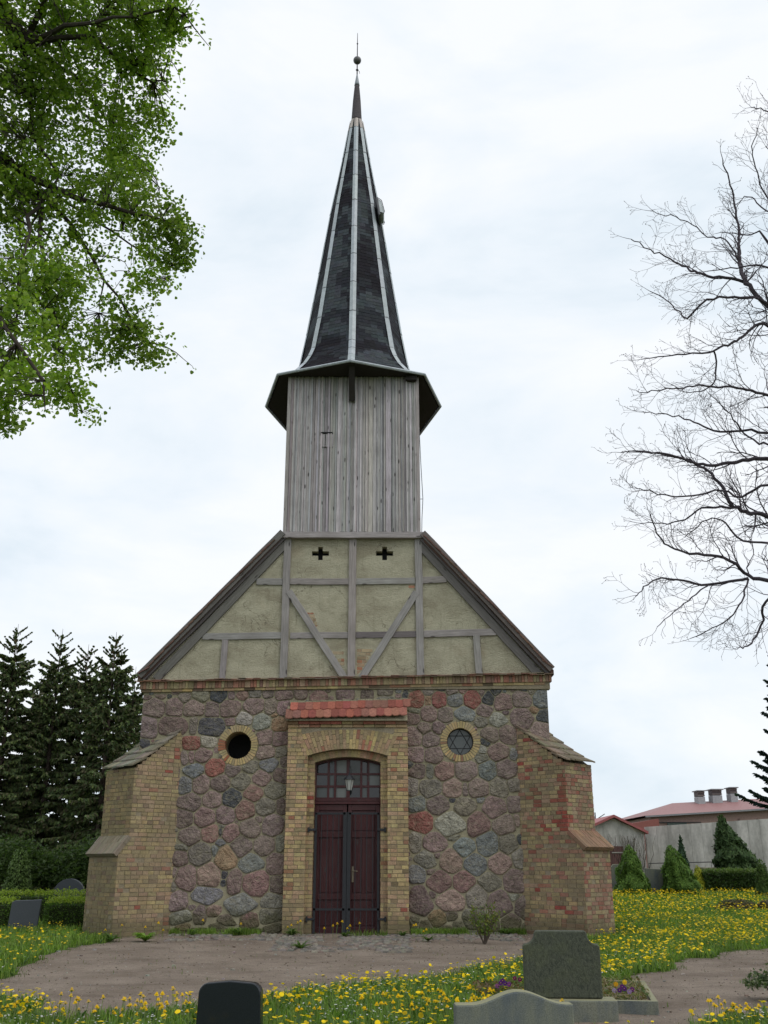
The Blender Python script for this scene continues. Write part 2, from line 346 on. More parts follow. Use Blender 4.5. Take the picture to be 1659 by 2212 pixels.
def brick_panel(mb, O, U, Nn, z0, z1, u0, u1, pal, seed, course=.089, proud=.007, missing=.004, hole=None, spots=None):
    """courses of real bricks on a wall face; O + U*u, z up, face normal Nn"""
    r = random.Random(seed); O = Vector(O); U = Vector(U).normalized(); Nn = Vector(Nn).normalized(); k = 0; z = z0; j = .012
    while z < z1 - .02:
        h = min(course - j, z1 - z); zm = z + h / 2
        a = u0(zm) if callable(u0) else u0; b = u1(zm) if callable(u1) else u1
        head = (k % 2 == 1) if r.random() < .9 else (k % 2 == 0); u = a - (r.uniform(0, .03) + (.065 if head else 0)) ; first = True
        while u < b - .015:
            L = (.137 if head else .216) * r.uniform(.95, 1.05)
            if r.random() < .12: L = .125 if not head else .216
            s, e = max(u, a), min(u + L, b)
            if b - e < .05: e = b; 
            if e - s > .025 and not (hole and hole((s + e) / 2, zm)):
                p = proud + r.uniform(-.004, .004)
                if r.random() < missing: p = -.045
                c = jit(pick(pal, r), .11, r)
                if spots:
                    for (su, sz, sr, sc) in spots:
                        if hypot(((s + e) / 2 - su), zm - sz) < sr and r.random() < .45: c = jit(sc, .12, r)
                dz = r.uniform(-.002, .002)
                P = lambda uu, dd, zz: O + U * uu + Nn * dd + Vector((0, 0, zz))
                vs = [P(s, -.06, z + dz), P(e, -.06, z + dz), P(e, -.06, z + h + dz), P(s, -.06, z + h + dz), P(s, p, z + dz + r.uniform(0, .003)), P(e, p + r.uniform(-.002, .002), z + dz), P(e, p, z + h + dz - r.uniform(0, .003)), P(s, p, z + h + dz)]
                mb.mesh(vs, [(4, 5, 6, 7), (0, 1, 5, 4), (3, 7, 6, 2), (0, 4, 7, 3), (1, 2, 6, 5)], c)
            u += L + j
        z += course; k += 1

# ---------------------------------------------------------------- fieldstone front wall
XL, XR, ZT = -4.95, 4.79, 5.60
WIN = [(-2.61, 4.275), (2.66, 4.36)]
SC = {'P': (.225, .165, .150), 'R': (.24, .10, .082), 'D': (.068, .07, .078), 'B': (.185, .19, .188), 'G': (.20, .182, .148), 'W': (.30, .295, .245), 'K': (.29, .205, .175), 'O': (.27, .18, .115), 'Q': (.235, .145, .13), 'E': (.165, .122, .11)}
ST = {}
ST['a'] = ((640, 2640, .3014), """150,220,60,22,P 275,285,80,55,G 480,265,112,60,G 705,265,112,75,D 878,260,45,48,P 1020,255,85,52,Q 1175,240,80,45,G 1355,245,70,45,P 1550,260,110,60,P
140,415,118,110,P 385,430,137,105,P 630,440,92,98,P 860,425,135,112,P 1165,390,134,98,P 1385,395,78,98,P 1560,420,98,105,P
110,640,205,112,E 385,640,55,122,G 615,665,165,125,D 862,590,64,50,P 1045,560,112,78,W 1265,595,118,92,W 1500,625,98,98,O 365,880,115,97,R 580,850,105,72,W 1440,510,72,24,O 1320,800,112,90,P 1500,820,112,98,P
270,1070,48,100,P 360,1050,42,90,P 500,1030,118,82,P 1330,990,118,82,P 1520,990,72,78,G 390,1230,132,88,B 655,1195,122,102,R 890,1230,88,72,P 1130,1180,95,72,G 1365,1160,127,84,B 1555,1120,48,92,E 1510,1280,98,108,E
275,1420,84,102,B 485,1410,108,108,P 735,1395,132,98,E 1000,1375,132,92,G 1270,1330,132,92,P 1440,1480,145,105,G 1160,1520,137,94,Q 880,1590,132,112,D 630,1600,132,98,P 335,1640,152,108,P
1050,1740,124,122,Q 1320,1700,128,102,G 1520,1690,62,97,E 265,1850,108,108,E 530,1840,133,112,P 800,1810,118,117,P""")
ST['b'] = ((620, 3150, .3134), """1150,260,127,116,P 1410,230,132,122,P 1250,165,55,36,P 395,370,132,107,P 640,340,113,97,Q 895,330,103,107,Q 790,250,50,22,G 770,320,22,48,D 1015,500,162,112,E 1320,495,142,112,P 1510,480,58,112,G
770,455,84,40,B 300,510,92,36,G 510,600,152,132,G 275,660,98,97,E 840,640,152,142,O 1150,710,162,108,B 700,560,40,70,B 1460,710,113,148,P 340,885,133,157,P 625,860,153,142,K 945,935,97,142,P 1210,960,172,147,Q 1470,970,88,107,E
815,860,36,52,D 805,950,32,42,D 195,830,30,92,P 185,1000,30,80,G 245,1170,118,127,P 590,1105,207,102,B 1030,1220,222,122,B 1410,1180,152,92,G 510,1345,84,107,E 690,1305,97,62,K 280,1385,132,84,W 420,1260,62,30,P 1400,1370,152,92,G
820,1420,200,62,E 1120,1440,132,102,Q 300,1500,152,42,O 760,1530,182,62,E 500,1580,152,62,E 1430,1520,122,62,E 1150,1590,130,60,E""")
ST['c'] = ((1580, 2640, .3617), """90,140,60,22,G 255,165,55,50,G 395,140,46,24,D 515,155,62,46,P 630,150,46,36,Q 730,135,36,16,D 875,128,46,20,D 985,125,62,16,D 1140,115,62,20,E 985,180,62,30,D 1285,150,42,16,D 1370,180,36,20,G
10,210,28,62,D 130,250,87,87,R 255,265,36,48,O 370,260,77,82,R 550,260,82,67,B 730,250,92,97,R 905,245,67,67,D 835,190,27,37,P 1065,290,97,92,P 1270,255,107,77,P 1470,250,87,87,B
110,380,62,26,G 95,460,77,62,P 260,410,92,77,P 440,420,82,77,P 655,410,117,72,B 865,375,97,62,P 1085,395,42,22,E 1010,475,107,67,W 1280,460,122,97,P 1500,440,77,67,D 1400,370,92,32,O 830,500,77,50,G
215,565,82,57,P 365,560,67,62,P 110,660,82,102,P 280,690,87,77,P 920,650,97,87,P 1110,640,87,92,P 880,720,57,37,D 1480,590,122,102,P 845,800,47,42,W 120,850,97,87,P 310,860,97,87,P 1020,820,132,92,P 1170,850,42,62,B 840,890,72,47,G
130,1030,97,77,E 275,1030,42,82,G 435,1030,112,87,Q 665,1030,127,97,P 900,1020,102,97,B 1095,1000,112,97,P 60,960,42,37,D 85,1200,62,102,G 285,1210,122,92,G 520,1220,112,97,K 800,1220,117,102,P 655,1230,32,72,P 1020,1210,102,97,G 1180,1180,67,62,G""")
ST['d'] = ((1580, 3100, .3255), """155,125,102,92,B 400,135,142,102,E 720,150,152,102,G 1080,165,147,127,P 1310,130,82,92,P 580,80,46,26,D 915,75,52,32,B 200,350,137,127,R 545,370,182,127,W 895,370,132,132,Q 1190,375,137,112,P 1350,330,32,82,K
135,580,77,122,G 360,595,152,117,P 710,650,132,97,B 1000,600,122,142,B 1255,605,117,112,G 600,530,92,30,G 1380,560,32,72,D 265,790,137,97,G 565,810,137,127,K 850,855,147,117,B 1145,840,147,117,K 1370,780,77,122,G 390,740,42,32,E
165,975,112,97,B 315,940,62,32,E 410,1055,162,122,Q 720,1055,142,117,Q 1020,1065,157,102,G 1320,1050,142,147,P 210,1290,137,172,E 550,1300,167,122,K 870,1240,127,142,G 1150,1320,157,142,P 1410,1370,82,142,E 1310,1240,62,42,W 335,1215,42,37,E
400,1500,132,92,O 125,1560,52,112,G 560,1470,72,52,E 860,1500,172,112,G 1290,1560,142,112,E 650,1600,72,62,G 250,1600,82,72,E 1070,1580,80,80,E 480,1640,110,50,E 1450,1620,70,60,E""")
ST['e'] = ((300, 2600, .2773), "1090,600,157,122,P 1020,870,132,142,P 950,1120,70,80,D 1180,440,70,30,E 1010,450,70,28,E 880,1180,60,40,G")
stones = []
for key, ((ox, oy, sc_), txt) in ST.items():
    for tok in txt.split():
        a = tok.split(','); zx, zy, hw, hh = map(float, a[:4])
        u, v = (ox + zx * sc_) / 1.80832, (oy + zy * sc_) / 1.80832
        p = onY(u, v); q = onY(u + hw * sc_ / 1.80832, v); t = onY(u, v - hh * sc_ / 1.80832)
        stones.append([p.x, p.z, (q.x - p.x) * 1.21, (t.z - p.z) * 1.21, jit(tuple(1.1 * q_ for q_ in SC[a[4]]), .14)])
def in_open(x, z, m=0):
    return any(hypot(x - a, z - b) < .44 + m for a, b in WIN) or (abs(x) < 1.30 and z < 4.7)
fr = random.Random(3); tries = 0
while tries < 15000:
    tries += 1
    x = fr.uniform(XL, XR); z = fr.uniform(.0, ZT); rr = fr.uniform(.035, .10) if tries > 2500 else fr.uniform(.16, .26); ax = fr.uniform(.8, 1.5)
    hw, hh = rr * ax ** .5, rr / ax ** .5
    if in_open(x, z, -.02): continue
    ok = True
    for s_ in stones:
        dx, dz = abs(x - s_[0]), abs(z - s_[1])
        if (dx / (s_[2] + hw)) ** 2.6 + (dz / (s_[3] + hh)) ** 2.6 < (.93 if tries < 2500 else .87): ok = False; break
    if ok: stones.append([x, z, hw, hh, jit(SC[fr.choice('PPPPEGGQBD')], .15)])
def ext(hw, hh, a, pw=3.2):
    ca, sa = abs(cos(a)), abs(sin(a)); return 1.0 / (((ca / hw) ** pw + (sa / hh) ** pw) ** (1 / pw))
sb = MB()
for i, (x, z, hw, hh, col) in enumerate(stones):
    if in_open(x, z): 
        if abs(x) < 1.25 and z < 4.6: continue
        if any(hypot(x - a, z - b) < .36 for a, b in WIN): continue
    n = 34 if hw > .13 else 18
    nb = [s_ for k, s_ in enumerate(stones) if k != i and abs(s_[0] - x) < hw + s_[2] + .05 and abs(s_[1] - z) < hh + s_[3] + .05]
    pts = []; pw = rnd.uniform(3.0, 8.0); rot = rnd.uniform(-.12, .12)
    for k in range(n):
        a = 2 * pi * k / n + rot; r = ext(hw, hh, a - rot, pw) * (1 + .13 * noise.noise(Vector((cos(a) * 1.9 + i * 7.1, sin(a) * 1.6, i * 1.3))) + .05 * noise.noise(Vector((cos(a) * 7 + i * 3.1, sin(a) * 7, i * 2.3)))) 
        for s_ in nb:
            dx, dz = s_[0] - x, s_[1] - z; d = hypot(dx, dz)
            if d < 1e-4: continue
            th = atan2(dz, dx); e1 = ext(hw, hh, th); e2 = ext(s_[2], s_[3], th)
            lim = d * e1 / (e1 + e2) - .0075; cc = cos(a - th)
            if cc > .05: r = min(r, lim / cc)
        for a_, b_ in WIN:
            dx, dz = x + r * cos(a) - a_, z + r * sin(a) - b_
            if hypot(dx, dz) < .475:
                for q in range(12):
                    r *= .93
                    if hypot(x + r * cos(a) - a_, z + r * sin(a) - b_) >= .475: break
        X = x + r * cos(a); Z = z + r * sin(a)
        Z = min(Z, ZT - .012); Z = max(Z, -.15); X = min(max(X, XL + .0), XR - .0)
        pts.append((X, Z))
    # round the corners
    for _ in range(1): pts = [((pts[k - 1][0] + 6 * pts[k][0] + pts[(k + 1) % n][0]) / 8, (pts[k - 1][1] + 6 * pts[k][1] + pts[(k + 1) % n][1]) / 8) for k in range(n)]
    cx = sum(p[0] for p in pts) / n; cz = sum(p[1] for p in pts) / n; H = rnd.uniform(.022, .042) * min(1, .35 + hw * 3); tx, tz = rnd.uniform(-.12, .12), rnd.uniform(-.12, .12)
    rings = [(1.0, .028), (.985, -.30 * H), (.945, -.72 * H), (.83, -.95 * H), (.58, -1.0 * H), (.28, -1.04 * H)]
    vs = []
    for (sc2, yy) in rings:
        for (px, pz) in pts:
            X = cx + (px - cx) * sc2; Z = cz + (pz - cz) * sc2; nn = noise.fractal(Vector((X * 5, Z * 5, i * 3.3)), .8, 2, 3)
            Y = yy + (0 if sc2 > .99 else (tx * (X - cx) + tz * (Z - cz)) * (1 - sc2) * 1.2 + nn * .034 * (1.1 - sc2 * .7))
            if sc2 < .99: Y = min(Y, -.006 - .35 * H * (1 - sc2))
            vs.append((X, Y, Z))
    vs.append((cx, -1.05 * H, cz)); nv = len(vs) - 1; fs = []
    for q in range(len(rings) - 1):
        for k in range(n): fs.append((q * n + k, q * n + (k + 1) % n, (q + 1) * n + (k + 1) % n, (q + 1) * n + k))
    for k in range(n): fs.append(((len(rings) - 1) * n + k, (len(rings) - 1) * n + (k + 1) % n, nv))
    cl = []
    for f in fs:
        c = (vs[f[0]][0], vs[f[0]][2]); m_ = noise.noise(Vector((c[0] * 6, c[1] * 6, i))); cl.append(tuple(x_ * (1 + .22 * m_) for x_ in col))
    sb.mesh(vs, fs, cl)
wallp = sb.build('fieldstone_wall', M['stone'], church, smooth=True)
# flush mortar bed, gridded so that it can be uneven, open at the windows and doorway
gs = .055; nx = int((XR - XL) / gs) + 1; nzz = int((ZT + .3) / gs) + 1
V = []; idx = {}
mb = MB()
for j in range(nzz + 1):
    for i in range(nx + 1):
        x = XL + (XR - XL) * i / nx; z = -.3 + (ZT + .3) * j / nzz
        y = .004 + .008 * noise.fractal(Vector((x * 3.5, z * 3.5, 9)), .8, 2, 3) - .003
        mb.v.append((x, y, z))
for j in range(nzz):
    for i in range(nx):
        x = XL + (XR - XL) * (i + .5) / nx; z = -.3 + (ZT + .3) * (j + .5) / nzz
        if any(hypot(x - a, z - b) < .40 for a, b in WIN) or (abs(x) < 1.0 and z < 4.3): continue
        k = j * (nx + 1) + i; mb.f.append((k, k + 1, k + nx + 2, k + nx + 1)); mb.c.append((1, 1, 1)); mb.m.append(0)
mo = mb.build('mortar_bed', M['mortar'], wallp, smooth=True)
# body of the nave: side and back walls
b = MB()
b.box((XL + .30, 8.1, 2.65), (.6, 15.8, 5.9)); b.box((XR - .30, 8.1, 2.65), (.6, 15.8, 5.9)); b.box(((XL + XR) / 2, 15.7, 2.65), (XR - XL - 1.2, .6, 5.9))
b.build('nave_wall', M['side'], church)
b = MB()      # dark room behind the openings
b.box((-2.61, .62, 4.275), (.95, .02, .95)); b.box((2.66, .62, 4.36), (.95, .02, .95)); b.box((0, .75, 2.2), (1.9, .02, 4.4))
b.build('dark_interior', M['hole'], church)

# ---------------------------------------------------------------- round windows
def oculus(cx, cz, star):
    root = empty('round_window', parent=church); root.location = (cx, 0, cz)
    m = MB(); r = random.Random(int(cz * 100)); n = 40; a = 0; k = 0
    while k < n:
        a0 = 2 * pi * k / n + .02; a1 = 2 * pi * (k + 1) / n - .02; r0 = .315 + r.uniform(-.004, .004); r1 = .47 + r.uniform(-.012, .012)
        c = jit([(.52, .40, .19), (.50, .37, .18), (.46, .36, .2)][r.randint(0, 2)], .12, r)
        if not star and 160 < (k + .5) * 9 < 235 and r.random() < .75: c = jit((.36, .12, .065), .15, r)
        if r.random() < .08: c = jit((.30, .16, .1), .1, r)
        p = -.022 - r.uniform(0, .012)
        P = lambda rr, aa, y: (rr * cos(aa), y, rr * sin(aa))
        vs = [P(r0, a0, .22), P(r0, a1, .22), P(r1, a1, .05), P(r1, a0, .05), P(r0, a0, p), P(r0, a1, p), P(r1, a1, p + .006), P(r1, a0, p + .006)]
        m.mesh(vs, [(4, 5, 6, 7), (0, 4, 5, 1)[::-1], (3, 2, 6, 7), (0, 3, 7, 4), (1, 5, 6, 2)], c); k += 1
    m.build('brick_surround', M['brick'], root, fix=True)
    m = MB(); N_ = 48
    for k in range(N_):
        a0, a1 = 2 * pi * k / N_, 2 * pi * (k + 1) / N_
        m.face([(.465 * cos(a0), -.012, .465 * sin(a0)), (.465 * cos(a1), -.012, .465 * sin(a1)), (.322 * cos(a1), -.012, .322 * sin(a1)), (.322 * cos(a0), -.012, .322 * sin(a0))])
        m.face([(.322 * cos(a0), -.012, .322 * sin(a0)), (.322 * cos(a1), -.012, .322 * sin(a1)), (.322 * cos(a1), .6, .322 * sin(a1)), (.322 * cos(a0), .6, .322 * sin(a0))])
    m.build('mortar_ring', M['bmortar'], root, fix=True)
    if star:
        g = MB(); y = .13; N_ = 32
        g.prism([(.32 * cos(2 * pi * k / N_), .32 * sin(2 * pi * k / N_)) for k in range(N_)], 'y', y, y + .01)
        g.build('glass', M['glassg'], root)
        g = MB(); h = [(.29 * sin(pi / 3 * k), .29 * cos(pi / 3 * k)) for k in range(6)]
        for i in range(6):
            p, q = h[i], h[(i + 2) % 6]; g.tube([(p[0], y - .012, p[1]), (q[0], y - .012, q[1])], .008, 5)
        g.tube([(.305 * cos(2 * pi * k / 32), y - .01, .305 * sin(2 * pi * k / 32)) for k in range(33)], .015, 6)
        g.build('star_lattice', M['iron'], root)
    return root
oculus(*WIN[0], False); oculus(*WIN[1], True)

# ---------------------------------------------------------------- cornice under the gable
czf = lambda x: 5.79 + .019 * (x + 5.0)
cn = empty('cornice', parent=church)
b = MB(); r = random.Random(8); x = XL - .07
b.box(((XL + XR) / 2, .07, 5.70), (XR - XL + .14, .22, .20)); b.build('cornice_bed', M['bmortar'], cn)
b = MB(); x = XL - .08
while x < XR + .06:
    wd = .066 if r.random() < .85 else .125; z1 = czf(x) - .02; z0 = z1 - .185 + .0 * x
    vs_c = jit(pick([(c, 5) for c in YL] + [((.27, .12, .085), 14), ((.20, .12, .085), 8)], r), .2, r)
    y = -.085 - r.uniform(0, .012); b.box((x + wd / 2, (y + .1) / 2, (z0 + z1) / 2), (wd, .1 - y, z1 - z0), vs_c); x += wd + .009
x = XL - .06
while x < XR - .16:
    b.box((x + .12, .0, czf(x) - .238), (.24, .11 + r.uniform(0, .01), .06), jit(pick(PAL_P + [((.12, .085, .055), 14)], r), .2, r)); x += .25
b.build('brick_course', M['brick'], cn)
b = MB()
for row, (yo, zo) in enumerate(((-.16, -.008), (-.135, .022))):
    x = XL - .1 - r.uniform(0, .1)
    while x < XR + .0:
        wd = r.uniform(.17, .2); z = czf(x) + zo + r.uniform(-.007, .009); y = yo - r.uniform(-.01, .03)
        R = Matrix.Rotation(r.uniform(.10, .2), 3, 'X') @ Matrix.Rotation(r.uniform(-.04, .04), 3, 'Y')
        b.box((x + wd / 2, y + .17, z), (wd - .003, .34, .018), jit(r.choice([(.20, .105, .075), (.24, .13, .09), (.17, .13, .095), (.27, .2, .15)]), .2, r), R); x += wd
b.build('cornice_tiles', M['rtile'], cn)

# ---------------------------------------------------------------- gable: plaster panels, timbers
YG = .06
gl = lambda z: -5.00 + (z - 5.85) / 1.080
gr = lambda z: 4.90 - (z - 5.98) / 1.105
def cross(cx, cz, w_=.215, h_=.175, t=.06):
    return [(cx - w_, cz - t), (cx - t, cz - t), (cx - t, cz - h_), (cx + t, cz - h_), (cx + t, cz - t), (cx + w_, cz - t), (cx + w_, cz + t), (cx + t, cz + t), (cx + t, cz + h_), (cx - t, cz + h_), (cx - t, cz + t), (cx - w_, cz + t)]
outer = [(-4.95, 5.72), (4.85, 5.72), (gr(6.0), 6.0), (1.9, 9.30), (-1.75, 9.30), (gl(6.0), 6.0)]
outer = [(-4.95, 5.72), (4.85, 5.72), (gr(6.05), 6.05), (1.78, 9.56), (-1.72, 9.56), (gl(6.05), 6.05)]
xs = [cross(-.765, 9.05), cross(.865, 9.05)]
poly3 = [[Vector((x, 0, z)) for x, z in p] for p in [outer] + xs]
flat = [p for l in poly3 for p in l]; tri = geometry.tessellate_polygon([[Vector((v.x, v.z, 0)) for v in l] for l in poly3])
b = MB(); b.mesh([(p.x, YG, p.z) for p in flat], [tuple(t) for t in tri])
for c in xs:
    for i in range(12):
        p, q = c[i], c[(i + 1) % 12]; b.face([(p[0], YG, p[1]), (q[0], YG, q[1]), (q[0], YG + .2, q[1]), (p[0], YG + .2, p[1])])
b.build('plaster_infill', M['plaster'], church, fix=True)
b = MB(); b.box((.05, YG + .22, 9.05), (3.0, .02, .6)); b.build('cross_opening_back', M['hole'], church)
WC = (.30, .28, .268)
def timber(name, p0, p1, wd, y=.02, th=.12, col=WC, parent=church):
    p0 = Vector((p0[0], 0, p0[1])); p1 = Vector((p1[0], 0, p1[1])); L = (p1 - p0).length; d = (p1 - p0) / L; r = rnd
    m = MB(); n = max(2, int(L / .35)); vs = []; top = []
    for i in range(n + 1):
        x = L * i / n; j = lambda: noise.noise(Vector((x * 1.3 + p0.x * 3, r.random() * .3, p0.z * 5))) * .012
        a, c2 = -wd / 2 + j(), wd / 2 + j()
        vs += [(x, -.0 + r.uniform(-.003, .003), a), (x, r.uniform(-.003, .003), c2), (x, th, c2), (x, th, a)]
    fs = [(0, 1, 2, 3), tuple(4 * n + q for q in (3, 2, 1, 0))]
    for i in range(n):
        for k in range(4): fs.append((4 * i + k, 4 * i + 4 + k, 4 * i + 4 + (k + 1) % 4, 4 * i + (k + 1) % 4))
    m.mesh(vs, fs, jit(col, .08)); o = m.build(name, M['woodx'], parent, bevel=.006, fix=True)
    ang = atan2(d.z, d.x); o.rotation_euler = (0, -ang, 0); o.location = (p0.x, y, p0.z); return o
tb = timber
rz = lambda x: .012 * (x)      # slight sag of the rails
# rails between posts
tb('rail', (-2.35, 8.30), (-1.70, 8.30), .17); tb('rail', (-1.51, 8.305), (-.03, 8.30), .16); tb('rail', (.14, 8.31), (1.63, 8.33), .16, .025); tb('rail', (1.80, 8.33), (2.42, 8.36), .17)
tb('rail', (-3.62, 6.90), (-1.64, 6.925), .165); tb('rail', (-1.46, 6.925), (-.02, 6.94), .155, .035); tb('rail', (.15, 6.945), (1.66, 6.965), .155, .035, col=(.17, .15, .15)); tb('rail', (1.83, 6.965), (3.62, 7.02), .17)
tb('post', (-1.60, 5.80), (-1.60, 9.56), .18, .0); tb('post', (.055, 5.80), (.06, 9.56), .185, .0); tb('post', (1.74, 5.83), (1.72, 9.56), .18, .0)
tb('post', (-3.08, 5.80), (-3.05, 6.82), .145, .015); tb('post', (3.18, 5.85), (3.12, 6.93), .165, .01)
tb('brace', (-1.53, 8.05), (-.10, 5.86), .17, -.012); tb('brace', (1.66, 8.02), (.30, 5.86), .17, -.012)
tb('sill_beam', (-1.76, 9.50), (1.84, 9.50), .155, -.10, .22, (.34, .315, .30))
tb('gable_rafter', (gl(5.86) + .30, 5.84), (-1.66, 9.37 - .08), .20, .0, .12, (.16, .148, .14)); tb('gable_rafter', (gr(5.98) - .28, 5.95), (1.74, 9.37 - .08), .20, .0, .12, (.16, .148, .14))
# fallen plaster showing brick
b = MB(); PB = [((.42, .33, .22), 6), ((.38, .16, .10), 4), ((.35, .24, .16), 5)]
def zx3(x, y): p = onY(497.7 + .3333 * x, 1050.7 + .3333 * y, YG); return p.x, p.z
x0, z0 = zx3(820, 1215); x1, z1 = zx3(905, 1050)
b = MB(); brick_panel(b, (0, YG, 0), (1, 0, 0), (0, -1, 0), z0, z1, lambda z: x0 + .0, lambda z: x0 + .06 + (x1 - x0) * min(1, (z - z0) / (z1 - z0) * 1.1), PB, 4, proud=.004); b.build('exposed_brick', M['brick'], church)
x0, z0 = zx3(735, 1160); x1, z1 = zx3(665, 1062)
b = MB(); brick_panel(b, (0, YG, 0), (1, 0, 0), (0, -1, 0), z0, z1, lambda z: x0 - .06 + (x1 - x0) * (z - z0) / (z1 - z0), lambda z: x0 + .02 - .1 * (z - z0), PB, 5, proud=.004); b.build('exposed_brick', M['brick'], church)
x0, z0 = zx3(565, 920); x1, z1 = zx3(505, 818)
b = MB(); brick_panel(b, (0, YG, 0), (1, 0, 0), (0, -1, 0), z0, z1, lambda z: x0 - .08 + (x1 - x0) * (z - z0) / (z1 - z0), lambda z: x0 + .03 + .8 * (x1 + .06 - x0) * (z - z0) / (z1 - z0), PB, 6, proud=.004); b.build('exposed_brick', M['brick'], church)
x0, z0 = zx3(1155, 658); b = MB(); brick_panel(b, (0, YG, 0), (1, 0, 0), (0, -1, 0), z0, z0 + .07, x0, x0 + .15, [((.42, .2, .13), 1)], 7, proud=.004); b.build('exposed_brick', M['brick'], church)

# ---------------------------------------------------------------- nave roof with verge boards
b = MB(); apex = (.03, 11.36); nrm = .13
def slab(pts, y0, y1, th, m, col):
    n = len(pts); lo = [(x, z) for x, z in pts]; hi = [(x, z + th) for x, z in pts]
    m.prism(lo + hi[::-1], 'y', y0, y1, col)
Lp = [(-5.10, 5.78), (-4.92, 5.90), (gl(7.5) - .02, 7.5), (apex[0], apex[1] - .05)]; Rp = [(4.96, 5.93), (4.78, 6.07), (gr(7.5) + .02, 7.5), (apex[0], apex[1] - .05)]
for P_ in (Lp, Rp):
    g_ = gl if P_ is Lp else gr; xc = -1.80 if P_ is Lp else 1.86; cut = (xc, P_[2][1] + (P_[3][1] - P_[2][1]) * (xc - P_[2][0]) / (P_[3][0] - P_[2][0]))
    slab(P_[:3] + [cut], -.10, 16.1, .12, b, (.12, .07, .055)); slab([cut, P_[3]], 3.8, 16.1, .12, b, (.12, .07, .055))
b.build('nave_roof', M['roof'], church, fix=True)
b = MB(); r = random.Random(2)
for P_, sg in ((Lp, -1), (Rp, 1)):     # rows of tiles, laid on the slab; edges show along the verge
    segs = [(P_[i], P_[i + 1]) for i in range(3)]; tot = 0
    for (a, c) in segs:
        L = hypot(c[0] - a[0], c[1] - a[1]); n = int(L / .155)
        for i in range(n):
            t = min(.99, (i + .85) / n); x = a[0] + (c[0] - a[0]) * t; z = a[1] + (c[1] - a[1]) * t + .15; an = atan2(c[1] - a[1], abs(c[0] - a[0]))
            y0_ = 3.8 if (z > 9.35 and abs(x) < 1.95) else -.195
            R = Matrix.Rotation(sg * (an - .07), 3, 'Y')
            b.box((x, (y0_ + 16.05) / 2, z), (.30, 16.05 - y0_ + r.uniform(-.03, .03), .022), jit((.15, .085, .065), .3, r), R)
b.build('tile_courses', M['roof'], bpy.data.objects['nave_roof'])
tb('verge_board', (-5.07, 5.90), (-1.72, 9.565), .17, -.15, .05, (.14, .13, .12)); tb('verge_board', (4.92, 6.06), (1.83, 9.545), .17, -.15, .05, (.145, .13, .12))
tb('verge_batten', (-4.98, 5.82), (-1.66, 9.45), .07, -.06, .1, (.11, .10, .10)); tb('verge_batten', (4.84, 5.96), (1.79, 9.40), .07, -.06, .1, (.11, .10, .10))

